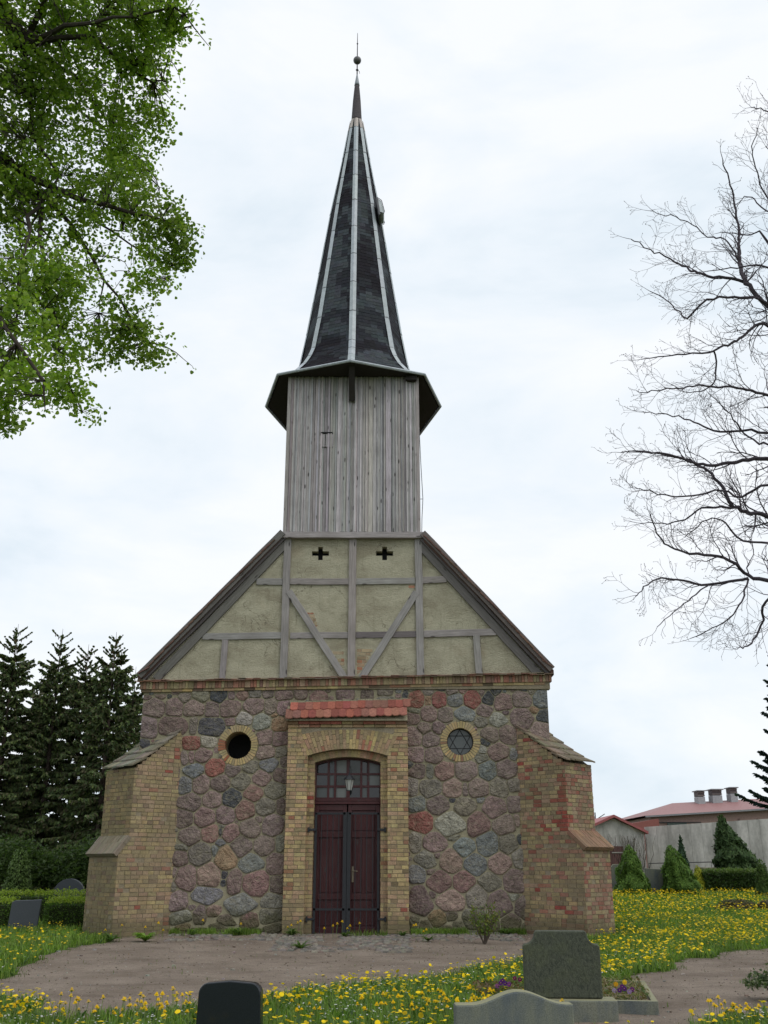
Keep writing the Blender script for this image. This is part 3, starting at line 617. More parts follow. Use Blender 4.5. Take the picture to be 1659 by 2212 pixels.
# ---------------------------------------------------------------- buttresses
def buttress(J, sx, L1, L2, t, za, zb, zc, zd, pal, pal_end, seed, tilecol, setcol):
    q = sqrt(.5); D = Vector((sx * q, -q, 0)); T = Vector((sx * q, q, 0)); base = Vector((J, 0, 0))       # D outward, T across the end
    root = empty('buttress', parent=church)
    N_side = -T; zg = -.15
    P = lambda l, tt, z: base + D * l + T * tt + Vector((0, 0, z))
    m = MB()     # mortar core, inset
    e = .004
    def blk(l0, l1, z0, z1, z1b):  # z1 at l0, z1b at l1
        vs = [P(l0, e, z0), P(l1 - e, e, z0), P(l1 - e, t - e, z0), P(l0, t - e, z0), P(l0, e, z1), P(l1 - e, e, z1b), P(l1 - e, t - e, z1b), P(l0, t - e, z1)]
        m.mesh(vs, [(3, 2, 1, 0), (4, 5, 6, 7), (0, 1, 5, 4), (1, 2, 6, 5), (2, 3, 7, 6), (3, 0, 4, 7)])
    s0 = -.9
    blk(s0, L1, zg, za - .02, za - .02); blk(s0, L2, za - .03, zc - .02, zc - .02)
    m.mesh([P(L2 - .02, e, za - .03), P(L1 - e, e, za - .03), P(L1 - e, t - e, za - .03), P(L2 - .02, t - e, za - .03), P(L2 - .02, e, zb - .03), P(L2 - .02, t - e, zb - .03)], [(0, 1, 4), (3, 5, 2), (1, 2, 5, 4)])
    sl = (zd - zc) / L2
    m.mesh([P(-.5, e, zc - .04), P(L2 - e, e, zc - .04), P(L2 - e, t - e, zc - .04), P(-.5, t - e, zc - .04), P(0, e, zd - .04), P(0, t - e, zd - .04)], [(0, 1, 4), (3, 5, 2), (1, 2, 5, 4)])
    m.build('mortar_core', M['bmortar'], root, fix=True)
    m = MB()
    # side face towards the porch: u runs outward from the wall
    brick_panel(m, P(0, 0, 0), D, N_side, .06, za, -.02, L1, pal, seed, missing=.02)
    brick_panel(m, P(0, 0, 0), D, N_side, za + .0, zb, -.02, lambda z: L2 + max(0, (zb - z) / (zb - za)) * (L1 - L2) * .95, pal, seed + 1, missing=.015)
    spots = [(L2 * .9, 2.55, .22, (.26, .06, .045)), (L2 * .9, 2.95, .22, (.26, .06, .045)), (L2 * .85, 3.35, .22, (.24, .06, .045)), (.45, 3.05, .22, (.23, .07, .05)), (L2*.55, 3.6, .16, (.24, .07, .05))] if sx > 0 else None
    brick_panel(m, P(0, 0, 0), D, N_side, zb, zc, -.02, L2, pal, seed + 2, missing=.02, spots=spots)
    brick_panel(m, P(0, 0, 0), D, N_side, zc, zd - .06, -.02, lambda z: max(.03, L2 - ((z - zc) / sl) - .02), pal, seed + 3)
    # far side face
    Nf = T
    brick_panel(m, P(0, t, 0), D, Nf, .06, za, -.9, L1, pal_end, seed + 4); brick_panel(m, P(0, t, 0), D, Nf, za, zc, -.9, L2, pal_end, seed + 5)
    # end faces
    brick_panel(m, P(L1, 0, 0), T, D, .06, za - .0, 0, t, pal_end, seed + 6, missing=.02)
    brick_panel(m, P(L2, 0, 0), T, D, zb, zc, 0, t, pal_end, seed + 7)
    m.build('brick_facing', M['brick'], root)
    # sloped setback of bricks on edge
    m = MB(); r = random.Random(seed); k = 0; u = -.02; sl_len = hypot(L1 - L2 + .08, zb - za)
    dirn = (D * (L1 - L2 + .08) + Vector((0, 0, za - zb))).normalized(); nn = (D * (zb - za) + Vector((0, 0, L1 - L2 + .08))).normalized()
    while u < t + .01:
        for (f0, f1) in ((0, .38), (.395, 1.0)):
            s_ = P(L2 - .0, u, zb) + dirn * (sl_len * f0); e_ = P(L2, u, zb) + dirn * (sl_len * f1 + .02); w_ = T * .058
            up = nn * (.03 + r.uniform(0, .008)); dn = nn * -.06
            m.mesh([s_ + dn, e_ + dn, e_ + w_ + dn, s_ + w_ + dn, s_ + up, e_ + up, e_ + w_ + up, s_ + w_ + up], [(0, 3, 2, 1), (4, 5, 6, 7), (0, 1, 5, 4), (1, 2, 6, 5), (2, 3, 7, 6), (3, 0, 4, 7)], jit(setcol, .22, r))
        u += .066
    m.build('setback_slope', M['brick'], root)
    # tiled cap
    m = MB(); rows = 5; Ls = hypot(L2 + .16, zd - zc + .1)
    for row in range(rows):
        f = row / rows; l = (L2 + .10) * (1 - f); z = zc + (zd - zc) * (f ** 1.12) + .0
        l2 = max(-.12, (L2 + .10) * (1 - (row + 1.45) / rows)); z2 = zc + (zd - zc) * (min(1.15, (row + 1.45) / rows) ** 1.12)
        u = -.04
        while u < t + .02:
            wd = min(.175, t + .045 - u); h0, h1 = .068 + r.uniform(0, .016), .018
            A = P(l + r.uniform(-.012, .012), u, z + h0); B = P(l + r.uniform(-.012, .012), u + wd, z + h0); C = P(l2, u + wd, z2 + h1); E = P(l2, u, z2 + h1); dn = Vector((0, 0, -.034))
            m.mesh([A, B, C, E, A + dn, B + dn, C + dn, E + dn], [(0, 1, 2, 3), (7, 6, 5, 4), (0, 4, 5, 1), (1, 5, 6, 2), (2, 6, 7, 3), (3, 7, 4, 0)], jit(tilecol, .25, r)); u += .178
    m.build('cap_tiles', M['mtile'], root, fix=True)
    return root
buttress(-3.95, -1, 1.45, 1.21, 1.22, 1.83, 2.20, 3.68, 4.66, PAL_L, [((.25, .195, .10), 8), ((.21, .165, .09), 8), ((.27, .2, .1), 5), ((.18, .12, .08), 3)], 100, (.17, .155, .115), (.19, .165, .13))
buttress(4.0, 1, 1.66, 1.32, 1.06, 1.96, 2.31, 3.80, 4.72, PAL_R, PAL_RE, 200, (.185, .15, .105), (.27, .145, .09))
# ================================================================ portal
portal = empty('portal', parent=church)
YP, YR, YD = -.30, -.14, .12       # outer face, first recess, door plane
arcI = lambda x: 3.86 + .13 * (1 - (x / .775) ** 2)
arcO = lambda x: 4.00 + .155 * (1 - (x / .93) ** 2)
m = MB()
def ring_poly(hw, arc, zt, ow, n=16):
    """outline of a pier-arch-pier shape"""
    pts = [(-ow, -.1), (-hw, -.1)]
    for i in range(n + 1):
        x = -hw + 2 * hw * i / n; pts.append((x, arc(x)))
    pts += [(hw, -.1), (ow, -.1), (ow, zt), (-ow, zt)]; return pts
def tess_prism(mbx, poly, y0, y1, col=(1, 1, 1)):
    tri = geometry.tessellate_polygon([[Vector((x, z, 0)) for x, z in poly]]); n = len(poly)
    vs = [(x, y0, z) for x, z in poly] + [(x, y1, z) for x, z in poly]
    mbx.mesh(vs, [tuple(t) for t in tri] + [tuple(q + n for q in t[::-1]) for t in tri] + [(i, i + n, (i + 1) % n + n, (i + 1) % n) for i in range(n)], col)
tess_prism(m, ring_poly(.935, arcO, 4.66, 1.395), YP + .004, YR + .006)
tess_prism(m, ring_poly(.775, arcI, 4.66, 1.395), YR + .004, .02)
tess_prism(m, ring_poly(.775, arcI, 4.40, 1.05), .021, .5)
m.build('mortar_core', M['bmortar'], portal, fix=True)
m = MB(); O = (0, YP, 0); X = Vector((1, 0, 0)); Fn = Vector((0, -1, 0))
Rarch = 2.0
def vz(x): return arcO(x)
tz = 4.66
archtop = lambda x: 4.50 + .10 * (1 - (x / 1.15) ** 2)
# piers
brick_panel(m, O, X, Fn, .0, tz, -1.4, lambda z: -.935 - (max(0, z - 4.0) * .28), PAL_P, 301, spots=[(-1.30, 2.88, .09, (.06, .045, .04)), (-1.10, 2.88, .09, (.07, .05, .045)), (-1.22, 2.78, .08, (.12, .085, .06))])  # near-black spots: shade of broken-out holes painted into the brick colour
brick_panel(m, O, X, Fn, .0, tz, lambda z: .935 + (max(0, z - 4.0) * .28), 1.4, PAL_P, 302)
brick_panel(m, (-1.4, 0, 0), (0, 1, 0), (-1, 0, 0), .0, tz, -.30, .02, PAL_P, 303); brick_panel(m, (1.4, 0, 0), (0, 1, 0), (1, 0, 0), .0, tz, -.30, .02, PAL_P, 304)
brick_panel(m, (-.935, 0, 0), (0, 1, 0), (1, 0, 0), .0, 4.0, -.30, YR, PAL_P, 305); brick_panel(m, (.935, 0, 0), (0, 1, 0), (-1, 0, 0), .0, 4.0, -.30, YR, PAL_P, 306)
brick_panel(m, (0, YR, 0), X, Fn, .0, 3.98, -.935, -.775, PAL_P, 307); brick_panel(m, (0, YR, 0), X, Fn, .0, 3.98, .775, .935, PAL_P, 308)
brick_panel(m, (-.775, 0, 0), (0, 1, 0), (1, 0, 0), .0, 3.86, YR, .3, PAL_P, 309); brick_panel(m, (.775, 0, 0), (0, 1, 0), (-1, 0, 0), .0, 3.86, YR, .3, PAL_P, 310)
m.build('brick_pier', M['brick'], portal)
# arches of bricks on end, fanned
def fan(mbx, hw, arc, h, y, n, seed, y2, two=True, lim=None):
    r = random.Random(seed); C = Vector((0, 0, arc(hw) - hw * 1.9)); 
    for i in range(n):
        for half in ((0, .5), (.5, 1)) if two else ((0, 1),):
            if not two or (i % 2 == 0) or half[0] == 0:
                if two and i % 2 == 0: lo, hi = half
                elif two: lo, hi = (0, 1)
                else: lo, hi = half
                if two and i % 2 == 1:
                    parts = [(0, .26), (.26, .74), (.74, 1)]
                elif two: parts = [(0, .5), (.5, 1)]
                else: parts = [(0, 1)]
                if half[0] != 0 : continue
                for (lo, hi) in parts:
                    xa = -hw + 2 * hw * (i + .04) / n; xb = -hw + 2 * hw * (i + .94) / n; g = .006
                    def pt(x, f):
                        b_ = Vector((x, 0, arc(x))); d = (b_ - C).normalized(); k_ = h / max(.55, d.z) if True else h
                        p_ = b_ + d * (k_ * f)
                        if lim: p_.z = min(p_.z, lim)
                        return p_
                    p = y - .007 + r.uniform(-.004, .004); q = [pt(xa, lo + .01), pt(xb, lo + .01), pt(xb, hi - .012), pt(xa, hi - .012)]
                    if abs(q[0].z - q[3].z) < .02: continue
                    vs = [(v.x, y2, v.z) for v in q] + [(v.x, p, v.z) for v in q]
                    mbx.mesh(vs, [(4, 5, 6, 7), (0, 1, 5, 4), (1, 2, 6, 5), (2, 3, 7, 6), (3, 0, 4, 7)], jit(pick([(c, 5) for c in YB] + [((.36, .15, .10), 1.5)], r), .15, r))
m = MB()
fan(m, .935, arcO, .47, YP, 27, 41, YP + .15, lim=4.60)
fan(m, .775, arcI, .16, YR, 22, 42, .2, two=False)
m.build('brick_arch', M['brick'], portal, fix=True)
# cornice and little tiled roof
m = MB(); r = random.Random(77); x = -1.41
while x < 1.39:
    m.box((x + .125, -.15, 4.685), (.245, .36 + r.uniform(0, .01), .062), jit(pick(PAL_P, r), .2, r)); x += .255
x = -1.42
while x < 1.38:
    m.box((x + .125, -.17, 4.755), (.245, .40 + r.uniform(0, .01), .066), jit(r.choice([(.27, .08, .055), (.30, .21, .1), (.24, .07, .05), (.2, .12, .07)]), .15, r)); x += .255
m.build('brick_cornice', M['brick'], portal)
m = MB()
vs = [(-1.44, -.44, 4.795), (1.40, -.44, 4.795), (1.40, .0, 5.27), (-1.44, .0, 5.22), (-1.44, .0, 4.795), (1.40, .0, 4.795)]
m.mesh(vs, [(0, 1, 2, 3), (0, 3, 4), (1, 5, 2), (0, 4, 5, 1), (3, 2, 5, 4)])
x = -1.40
while x < 1.36:      # lumpy mortar flashing along the wall
    m.box((x + .09, -.04, 5.27 + r.uniform(-.01, .012) + (x + 1.4) * .025), (.19, .09, .05 + r.uniform(0, .02)), (1, 1, 1), Matrix.Rotation(r.uniform(-.1, .1), 3, 'Y')); x += .18
m.box((-1.43, -.19, 5.02), (.05, .52, .03), (1, 1, 1), Matrix.Rotation(.78, 3, 'X')); m.build('roof_bedding', M['mortar'], portal, fix=True)
m = MB()
for row in range(2):
    y0 = -.49 + row * .170; z0 = 4.82 + row * .215
    x = -1.47 + (.09 if row % 2 else 0)
    while x < 1.33:
        wd = .176; L = .36 - .06 * row; zz = z0 + (x + 1.4) * .028 + r.uniform(-.008, .010); pts = [(0, L), (0, .035), (.045, .008), (wd / 2, 0), (wd - .045, .008), (wd, .035), (wd, L)]
        pts = [(px + x + r.uniform(-.001, .001), py) for px, py in pts]; lift = .030; sa, ca = sin(radians(50)), cos(radians(50)); cl = jit(r.choice([(.27, .082, .06), (.31, .10, .07), (.23, .07, .055), (.29, .12, .085), (.19, .09, .065)]), .16, r)
        top = [(px, y0 + py * ca, zz + py * sa + lift * (1 - py / L)) for px, py in pts]; bot = [(a_, b_ + .004, c_ - .022) for a_, b_, c_ in top]; n = len(top)
        if row == 1: top = [(a_, min(b_, -.005), c_) for a_, b_, c_ in top]; bot = [(a_, min(b_, -.005), c_) for a_, b_, c_ in bot]
        m.mesh(top + bot, [tuple(range(n)), tuple(range(2 * n - 1, n - 1, -1))] + [(i, i + n, (i + 1) % n + n, (i + 1) % n) for i in range(n)], cl)
        x += wd + .003
m.build('roof_tiles', M['rtile'], portal, fix=True)
m = MB(); m.box((0, -.22, .035), (1.9, .7, .14), (.2, .19, .17)); m.build('door_step', M['cobble'], portal, bevel=.01)

# ================================================================ door, transom window, iron gate
DW = (.062, .011, .013)
door = empty('double_door', parent=church)
for sx in (-1, 1):
    m = MB(); a, b_ = (sx * .015, sx * .745); lo, hi = min(a, b_), max(a, b_); z0, z1 = .10, 2.93
    y = YD
    m.box(((lo + hi) / 2, y + .05, (z0 + z1) / 2), (hi - lo, .03, z1 - z0), DW)      # back sheet
    st = .085; rails = [(z0, .30), (.78, .95), (1.08, 1.20), (2.25, 2.42), (2.78, z1)]
    rails = [(z0, .28), (.86, .98), (2.20, 2.32), (2.80, z1)]
    for s_ in (lo, hi - st): m.box((s_ + st / 2, y + .012, (z0 + z1) / 2), (st, .044, z1 - z0), jit(DW, .1))
    for (r0, r1) in rails: m.box(((lo + hi) / 2, y + .014, (r0 + r1) / 2), (hi - lo - 2 * st, .04, r1 - r0), jit(DW, .1))
    for i in range(len(rails) - 1):
        p0, p1 = rails[i][1] + .035, rails[i + 1][0] - .035
        m.box(((lo + hi) / 2, y + .028, (p0 + p1) / 2), (hi - lo - 2 * st - .07, .02, p1 - p0), jit(DW, .1))
        if i == 1: m.box(((lo + hi) / 2, y + .016, (p0 + p1) / 2), (.07, .03, p1 - p0 + .07), DW)
    m.build('door_leaf', M['doorwood'], door, bevel=.006)
m = MB(); m.box((.135, YD - .035, 1.40), (.045, .012, .34), (1, 1, 1)); m.tube([(.135, YD - .03, 1.47), (.135, YD - .085, 1.47), (.25, YD - .09, 1.465)], .011, 6); m.build('door_handle', M['brass'], door)
m = MB()
for sx in (-1, 1): m.box((sx * .765, YD + .03, 2.05), (.035, .09, 4.0), DW)
m.box((0, YD + .0, 2.985), (1.53, .11, .095), jit(DW, .1)); m.box((0, YD - .045, 3.02), (1.53, .05, .03), DW); m.build('door_frame', M['doorwood'], door, bevel=.004)
tw = empty('transom_window', parent=church)
cols = [(-.735, -.485), (-.435, -.325), (-.275, -.035), (.045, .29), (.34, .455), (.505, .75)]; rows = [(3.09, 3.315), (3.365, 3.60), (3.645, 4.02)]
m = MB(); y = YD + .005
edges = [-.765, -.735, -.485, -.435, -.325, -.275, -.035, .045, .29, .34, .455, .505, .75, .765]
for i in range(0, len(edges), 2):
    a, b_ = edges[i], edges[i + 1]; m.prism([(a, 3.03), (b_, 3.03), (b_, arcI(min(.775, abs(b_))) + .01), (a, arcI(min(.775, abs(a))) + .01)], 'y', y, y + .05, jit(DW, .12))
for a, b_ in ((3.03, 3.09), (3.315, 3.365), (3.60, 3.645)): m.box((0, y + .027, (a + b_) / 2), (1.52, .04, b_ - a), jit(DW, .12))
n = 16; o_ = [(-.77 + 1.54 * i / n, arcI(-.77 + 1.54 * i / n) + .02) for i in range(n + 1)]; i_ = [(x, z - .065) for x, z in o_]
tess_prism(m, o_ + i_[::-1], y - .004, y + .06, DW); m.build('window_frame', M['doorwood'], tw)
kinds = ['g', 'g', 'm', 'd', 'g', 'd', 'd', 'g', 'b', 'b', 'b', 'm', 'd', 'd', 'm', 'b', 'd', 'g']
r = random.Random(6)
for ri, (z0, z1) in enumerate(rows):
    for ci, (a, b_) in enumerate(cols):
        k = kinds[ri * 6 + ci]; m = MB(); yy = y + .034 + r.uniform(0, .004); tl = r.uniform(-.012, .012); t2 = r.uniform(-.012, .012); g = .012
        m.face([(a - g, yy + tl, z0 - g), (b_ + g, yy - tl, z0 - g), (b_ + g, yy - tl + t2, z1 + g), (a - g, yy + tl + t2, z1 + g)])
        m.build('glass_pane', {'g': M['glassg'], 'b': M['glassb'], 'd': M['glassd'], 'm': M['glassm']}[k], tw)
gate = empty('iron_gate', parent=church); yg = -.07
for sx in (-1, 1):
    m = MB(); I = (1, 1, 1)
    m.box((sx * .72, yg, 1.42), (.055, .03, 2.62)); m.box((sx * .047, yg, 1.42), (.085, .03, 2.66))
    for z in (.14, .66, 2.72): m.box((sx * .39, yg - .004, z), (.70, .022, .045))
    for i in range(1, 5): m.box((sx * (.06 + .66 * i / 5), yg + .006, 1.42), (.017, .016, 2.6))
    m.build('gate_leaf', M['iron'], gate)
    for z in (.46, 2.36):
        m = MB(); m.box((sx * .80, -.152, z), (.17, .024, .05)); m.box((sx * .72, -.11, z), (.03, .09, .05)); m.box((sx * .875, -.168, z), (.04, .05, .11)); m.build('hinge', M['iron'], gate, bevel=.004)
# ---------------------------------------------------------------- lantern hanging under the arch
lt = tag(empty('wall_lantern', (.05, -.34, 3.22)), 'small hanging lantern with white glass panes and dark cap in front of the transom window', 'lantern')
m = MB(); m.lathe([(.055, 0), (.105, .235)], 6); m.build('lamp_glass', M['glassw'], lt)
m = MB(); m.lathe([(.135, .235), (.13, .25), (.06, .325), (.02, .345), (.012, .40)], 6); m.lathe([(.06, -.012), (.058, .003)], 6)
for k in range(6):
    a = 2 * pi * k / 6; m.tube([(.057 * cos(a), .057 * sin(a), 0), (.108 * cos(a), .108 * sin(a), .238)], .005, 4)
m.build('lamp_cap', M['iron'], lt); m = MB(); m.tube([(0, 0, .40), (0, 0, .50), (0, .12, .56), (0, .34, .58)], .009, 6); m.build('lamp_bracket', M['iron'], lt)

# ================================================================ tower
tower = empty('tower', parent=church)
TX, TW, TD = .03, 1.70, 3.70
r = random.Random(21); TB = [(.46, .435, .44), (.41, .39, .395), (.51, .48, .485), (.33, .31, .31), (.43, .405, .39)]
zb0, zb1 = 9.58, 14.05
def cladding(mbx, O, U, Nn, u0, u1, seed):
    r = random.Random(seed); O = Vector(O); U = Vector(U); Nn = Vector(Nn); u = u0
    while u < u1 - .01:
        wd = min(r.choice([.055, .07, .09, .105, .12]), u1 - u); c = jit(r.choice(TB), .14, r); d = r.uniform(0, .022); z0 = zb0 + r.uniform(-.02, .015)
        tw_ = r.uniform(-.006, .006); n = 7; vs = []
        for i in range(n + 1):
            z = z0 + (zb1 - z0) * i / n; wob = .006 * noise.noise(Vector((u * 5, z * .8, seed)))
            a = O + U * (u + .0045 + wob) + Vector((0, 0, z)); b_ = O + U * (u + wd - .0045 + wob) + Vector((0, 0, z))
            vs += [a + Nn * (d + tw_), b_ + Nn * (d - tw_), b_ - Nn * .03, a - Nn * .03]
        fs = [(0, 1, 2, 3), tuple(4 * n + q for q in (3, 2, 1, 0))]
        for i in range(n):
            for k in range(4): fs.append((4 * i + k, 4 * i + (k + 1) % 4, 4 * i + 4 + (k + 1) % 4, 4 * i + 4 + k))
        mbx.mesh(vs, fs, c)
        if r.random() < .62:      # cover strip over the joint
            s_ = r.uniform(.028, .045); cc = jit(r.choice(TB), .18, r); cen = O + U * (u + wd) + Nn * (.022 + s_ * .25) + Vector((0, 0, (zb0 + zb1) / 2))
            ex = U * (s_ / 2); ey = Nn * .014; ez = Vector((0, 0, (zb1 - zb0) / 2 - .005))
            mbx.mesh([cen + a * ex + b2 * ey + c2 * ez for a in (-1, 1) for b2 in (-1, 1) for c2 in (-1, 1)], [(0, 1, 3, 2), (4, 6, 7, 5), (0, 4, 5, 1), (2, 3, 7, 6), (0, 2, 6, 4), (1, 5, 7, 3)], cc)
        u += wd
m = MB()
cladding(m, (TX, -.05, 0), (1, 0, 0), (0, -1, 0), -TW, TW, 1)
cladding(m, (TX - TW, 0, 0), (0, 1, 0), (-1, 0, 0), -.05, TD, 2); cladding(m, (TX + TW, 0, 0), (0, 1, 0), (1, 0, 0), -.05, TD, 3); cladding(m, (TX, TD, 0), (1, 0, 0), (0, 1, 0), -TW, TW, 4)
m.build('board_cladding', M['woodz'], tower, fix=True)
m = MB(); m.box((TX, TD / 2 + .05, 11.8), (2 * TW - .08, TD - .16, 4.5)); m.build('tower_core', M['hole'], tower)
m = MB()
for x in (-TW - .01, TW + .01): m = MB(); m.box((TX + x, -.055, 11.8), (.085, .075, 4.45), jit((.36, .34, .33), .1)); m.build('corner_board', M['woodz'], tower)
# trap hatch in the boards
m = MB(); p = onY(693.5, 935, -.08); q = onY(718, 937, -.08)
m.box(((p.x + q.x) / 2, -.085, p.z), (q.x - p.x, .03, .035), (.03, .028, .03)); m.build('hatch_slot', M['hole'], tower)
m = MB()
for i in range(3):
    x0 = p.x + (q.x - p.x) * i / 3; m.box((x0 + .065, -.078, p.z - .22), (.12, .012, .36), jit((.40, .375, .385), .1, r))
m.build('hatch_door', M['woodz'], tower)
# spire ------------------------------------------------------------------
SXc, SYc = -.03, 1.75
prof = [(13.98, 1.0, 0), (14.10, .915, 0), (14.26, .815, 0), (14.5, .735, 0), (14.9, .668, 0), (15.5, .600, 0), (16.9, .516, 0), (18.6, .414, 0), (20.4, .312, 0), (22.3, .181, 0), (23.6, .103, 0), (24.05, .073, 0)]
def vr(k):     # corner radius: k = 0 is the front corner
    return [2.74, 2.78, 2.50, 2.78][k % 4]
def hipp(k, z):
    for i in range(len(prof) - 1):
        if prof[i][0] <= z <= prof[i + 1][0] + 1e-6:
            t = (z - prof[i][0]) / (prof[i + 1][0] - prof[i][0]); f = prof[i][1] + (prof[i + 1][1] - prof[i][1]) * t; break
    else: f = prof[-1][1]
    a = -pi / 2 - k * pi / 4; bl = 1 - sstep(13.98, 15.5, z); R = (vr(k) * bl + 2.50 * (1 - bl)) * f
    return Vector((SXc + R * cos(a), SYc + R * sin(a), z))
m = MB(); r = random.Random(9)
# slates laid in courses
z = 13.98; zs = [z]
while z < 24.0:
    z += .055 if z < 14.35 else (.085 if z < 15.0 else .115); zs.append(min(z, 24.05))
for k in range(8):
    for i in range(len(zs) - 1):
        a, b_, c, d = hipp(k, zs[i]), hipp(k + 1, zs[i]), hipp(k + 1, zs[i + 1]), hipp(k, zs[i + 1]); out_ = ((a + b_) / 2 - Vector((SXc, SYc, zs[i]))); out_.z = 0; out_.normalize(); wdt = (a - b_).length; n = max(1, int(wdt / .17)); off = .5 if i % 2 else 0
        for j in range(n):
            f0, f1 = j / n, (j + 1) / n; zc = zs[i] - .35 * sin(pi * (f0 + f1) / 2) + .12 * noise.noise(Vector((k * 3 + f0 * 4, zs[i] * 2, 5))) ; band = noise.noise(Vector((k * 5.3 + f0 * .5, zc * 1.6, 1))) + .5 * noise.noise(Vector((k * 9.1 + f0, zc * 4.0, 7)))
            base = (.024, .026, .032) if band < .10 else (.050, .058, .065); base = (.014, .013, .017) if band < -.22 else base
            p0, p1, p2, p3 = a.lerp(b_, f0), a.lerp(b_, f1), d.lerp(c, f1), d.lerp(c, f0); l = .004 + r.uniform(0, .004); dz = Vector((0, 0, r.uniform(-.018, .004) if i > 1 else .004))
            m.mesh([p0 + out_ * l + dz, p1 + out_ * l + dz, p2, p3, p0 - out_ * .004 + dz, p1 - out_ * .004 + dz], [(0, 1, 2, 3)[::-1], (0, 4, 5, 1)], jit(base, .18, r))
m.build('slate_covering', M['slate'], tower)
m = MB()
for k in range(8):      # zinc hips in soldered lengths
    z = 13.99; seg = 0
    while z < 24.0:
        z2 = min(z + (.12 if z < 14.3 else (.3 if z < 15.2 else 1.05)), 24.05); P0, P1 = hipp(k, z), hipp(k, z2); o0 = (P0 - Vector((SXc, SYc, z))).normalized()
        w0 = .105 * (1 - .35 * (z - 14) / 10); nb0 = (hipp(k + 1, z) - P0); nb1 = (hipp(k - 1, z) - P0); nb0.normalize(); nb1.normalize(); lift = .03 + (.004 if seg % 2 else 0)
        n2 = (hipp(k + 1, z2) - P1); n3 = (hipp(k - 1, z2) - P1); w1 = min(w0, n2.length * .5); n2.normalize(); n3.normalize(); w0 = min(w0, (hipp(k + 1, z) - P0).length * .5)
        A, B = P0 + o0 * lift, P1 + o0 * lift
        L0, L1_ = P0 + nb0 * w0 + o0 * .022, P1 + n2 * w1 + o0 * .022; R0, R1_ = P0 + nb1 * w0 + o0 * .022, P1 + n3 * w1 + o0 * .022
        c = jit((.40, .44, .47), .06, r)
        if z > 22.9: c = jit((.42, .36, .33), .1, r)
        g = (P1 - P0).normalized() * .006
        m.mesh([A + g, B - g, L1_ - g, L0 + g, R0 + g, R1_ - g], [(0, 3, 2, 1), (0, 1, 5, 4)], c)
        if seg and z > 15: 
            e0 = (P1 - P0).normalized() * .014
            m.mesh([A + o0 * .004 - e0, A + o0 * .004 + e0, L0 + o0 * .004 + e0, L0 + o0 * .004 - e0, R0 + o0 * .004 - e0, R0 + o0 * .004 + e0], [(0, 3, 2, 1), (0, 1, 5, 4)], (.12, .13, .14))
        z = z2; seg += 1
m.build('zinc_hip', M['zinc'], tower)
m = MB()     # eave edge strip
for k in range(8):
    a, b_ = hipp(k, 13.98), hipp(k + 1, 13.98); m.tube([a + Vector((0, 0, -.0)), b_ + Vector((0, 0, 0))], .038, 6, (.38, .42, .45))
m.build('eave_edge', M['zinc'], tower)
m = MB(); ring = [hipp(k, 13.98) for k in range(8)]; cz = 14.0
inner = [Vector((SXc + (p.x - SXc) * .97, SYc + (p.y - SYc) * .97, 13.975)) for p in ring]
m.face(inner, (1, 1, 1)); m.face([p + Vector((0, 0, .02)) for p in inner][::-1])
m.build('eave_soffit', M['soffit'], tower)
m = MB(); m.box((0, 0, 0), (.16, .17, 1.0), (1, 1, 1), Matrix.Rotation(radians(38), 3, 'X')); o = m.build('eave_bracket', M['soffit'], tower, bevel=.006); o.location = (TX - .03, -.42, 13.66)
m = MB(); m.box((TX + TW - .15, -.12, 13.9), (.30, .2, .14)); m.build('eave_block', M['soffit'], tower, bevel=.006)
# needle
m = MB(); m.lathe([(.19, 24.0), (.165, 24.15), (.125, 24.9), (.085, 25.4), (.07, 25.53)], 12, (SXc, SYc, 0), (.085, .075, .08)); m.build('needle', M['slate'], tower, smooth=True)
m = MB(); m.lathe([(.088, 25.5), (.075, 25.6), (.02, 25.95), (.012, 26.0)], 12, (SXc, SYc, 0), (.25, .28, .31)); m.build('needle_cap', M['zinc'], tower, smooth=True)
fin = empty('finial', parent=church); m = MB(); m.tube([(SXc, SYc, 25.9), (SXc, SYc, 27.1), (SXc + .0, SYc, 27.7)], [.022, .016, .008], 6); m.tube([(SXc, SYc, 26.14), (SXc + .07, SYc, 26.1), (SXc + .085, SYc, 26.0)], .008, 5); m.lathe([(.014, 26.1), (.05, 26.15), (.014, 26.2)], 8, (SXc, SYc, 0)); m.lathe([(.01, 27.2), (.03, 27.25), (.01, 27.3)], 8, (SXc, SYc, 0)); m.build('rod', M['iron'], fin)
m = MB(); m.lathe([(.13 * sin(pi * i / 12) + .001, 26.55 - .13 * cos(pi * i / 12)) for i in range(13)], 20, (SXc, SYc, 0), (.1, .1, .105)); m.build('ball', M['zinc'], fin, smooth=True)
# hatch propped open on the right of the spire
p = onY(815, 456, 1.2); hr = empty('spire_hatch', parent=church); m = MB(); R = Matrix.Rotation(radians(-8), 3, 'Y')
def fr_(pts, rad, col=(1, 1, 1)): m.tube(pts, rad, 5)
cx_, cz_ = p.x + .03, p.z
m.box((cx_, 1.25, cz_), (.05, .62, .62), (.1, .1, .11), R); m.build('hatch_frame', M['zinc'], hr)
m = MB(); q0 = Vector((cx_ + .06, 1.0, cz_)); 
pts = [(cx_ - .02, .95, cz_ + .30), (cx_ + .10, .95, cz_ + .20), (cx_ + .19, .95, cz_ - .20), (cx_ + .17, .95, cz_ - .26), (cx_ + .06, .95, cz_ - .22)]
m.tube(pts, .011, 5); m.build('hatch_stay', M['iron'], hr); m = MB(); m.tube([(x, 1.5, z) for x, y, z in pts], .011, 5); m.build('hatch_stay', M['iron'], hr)
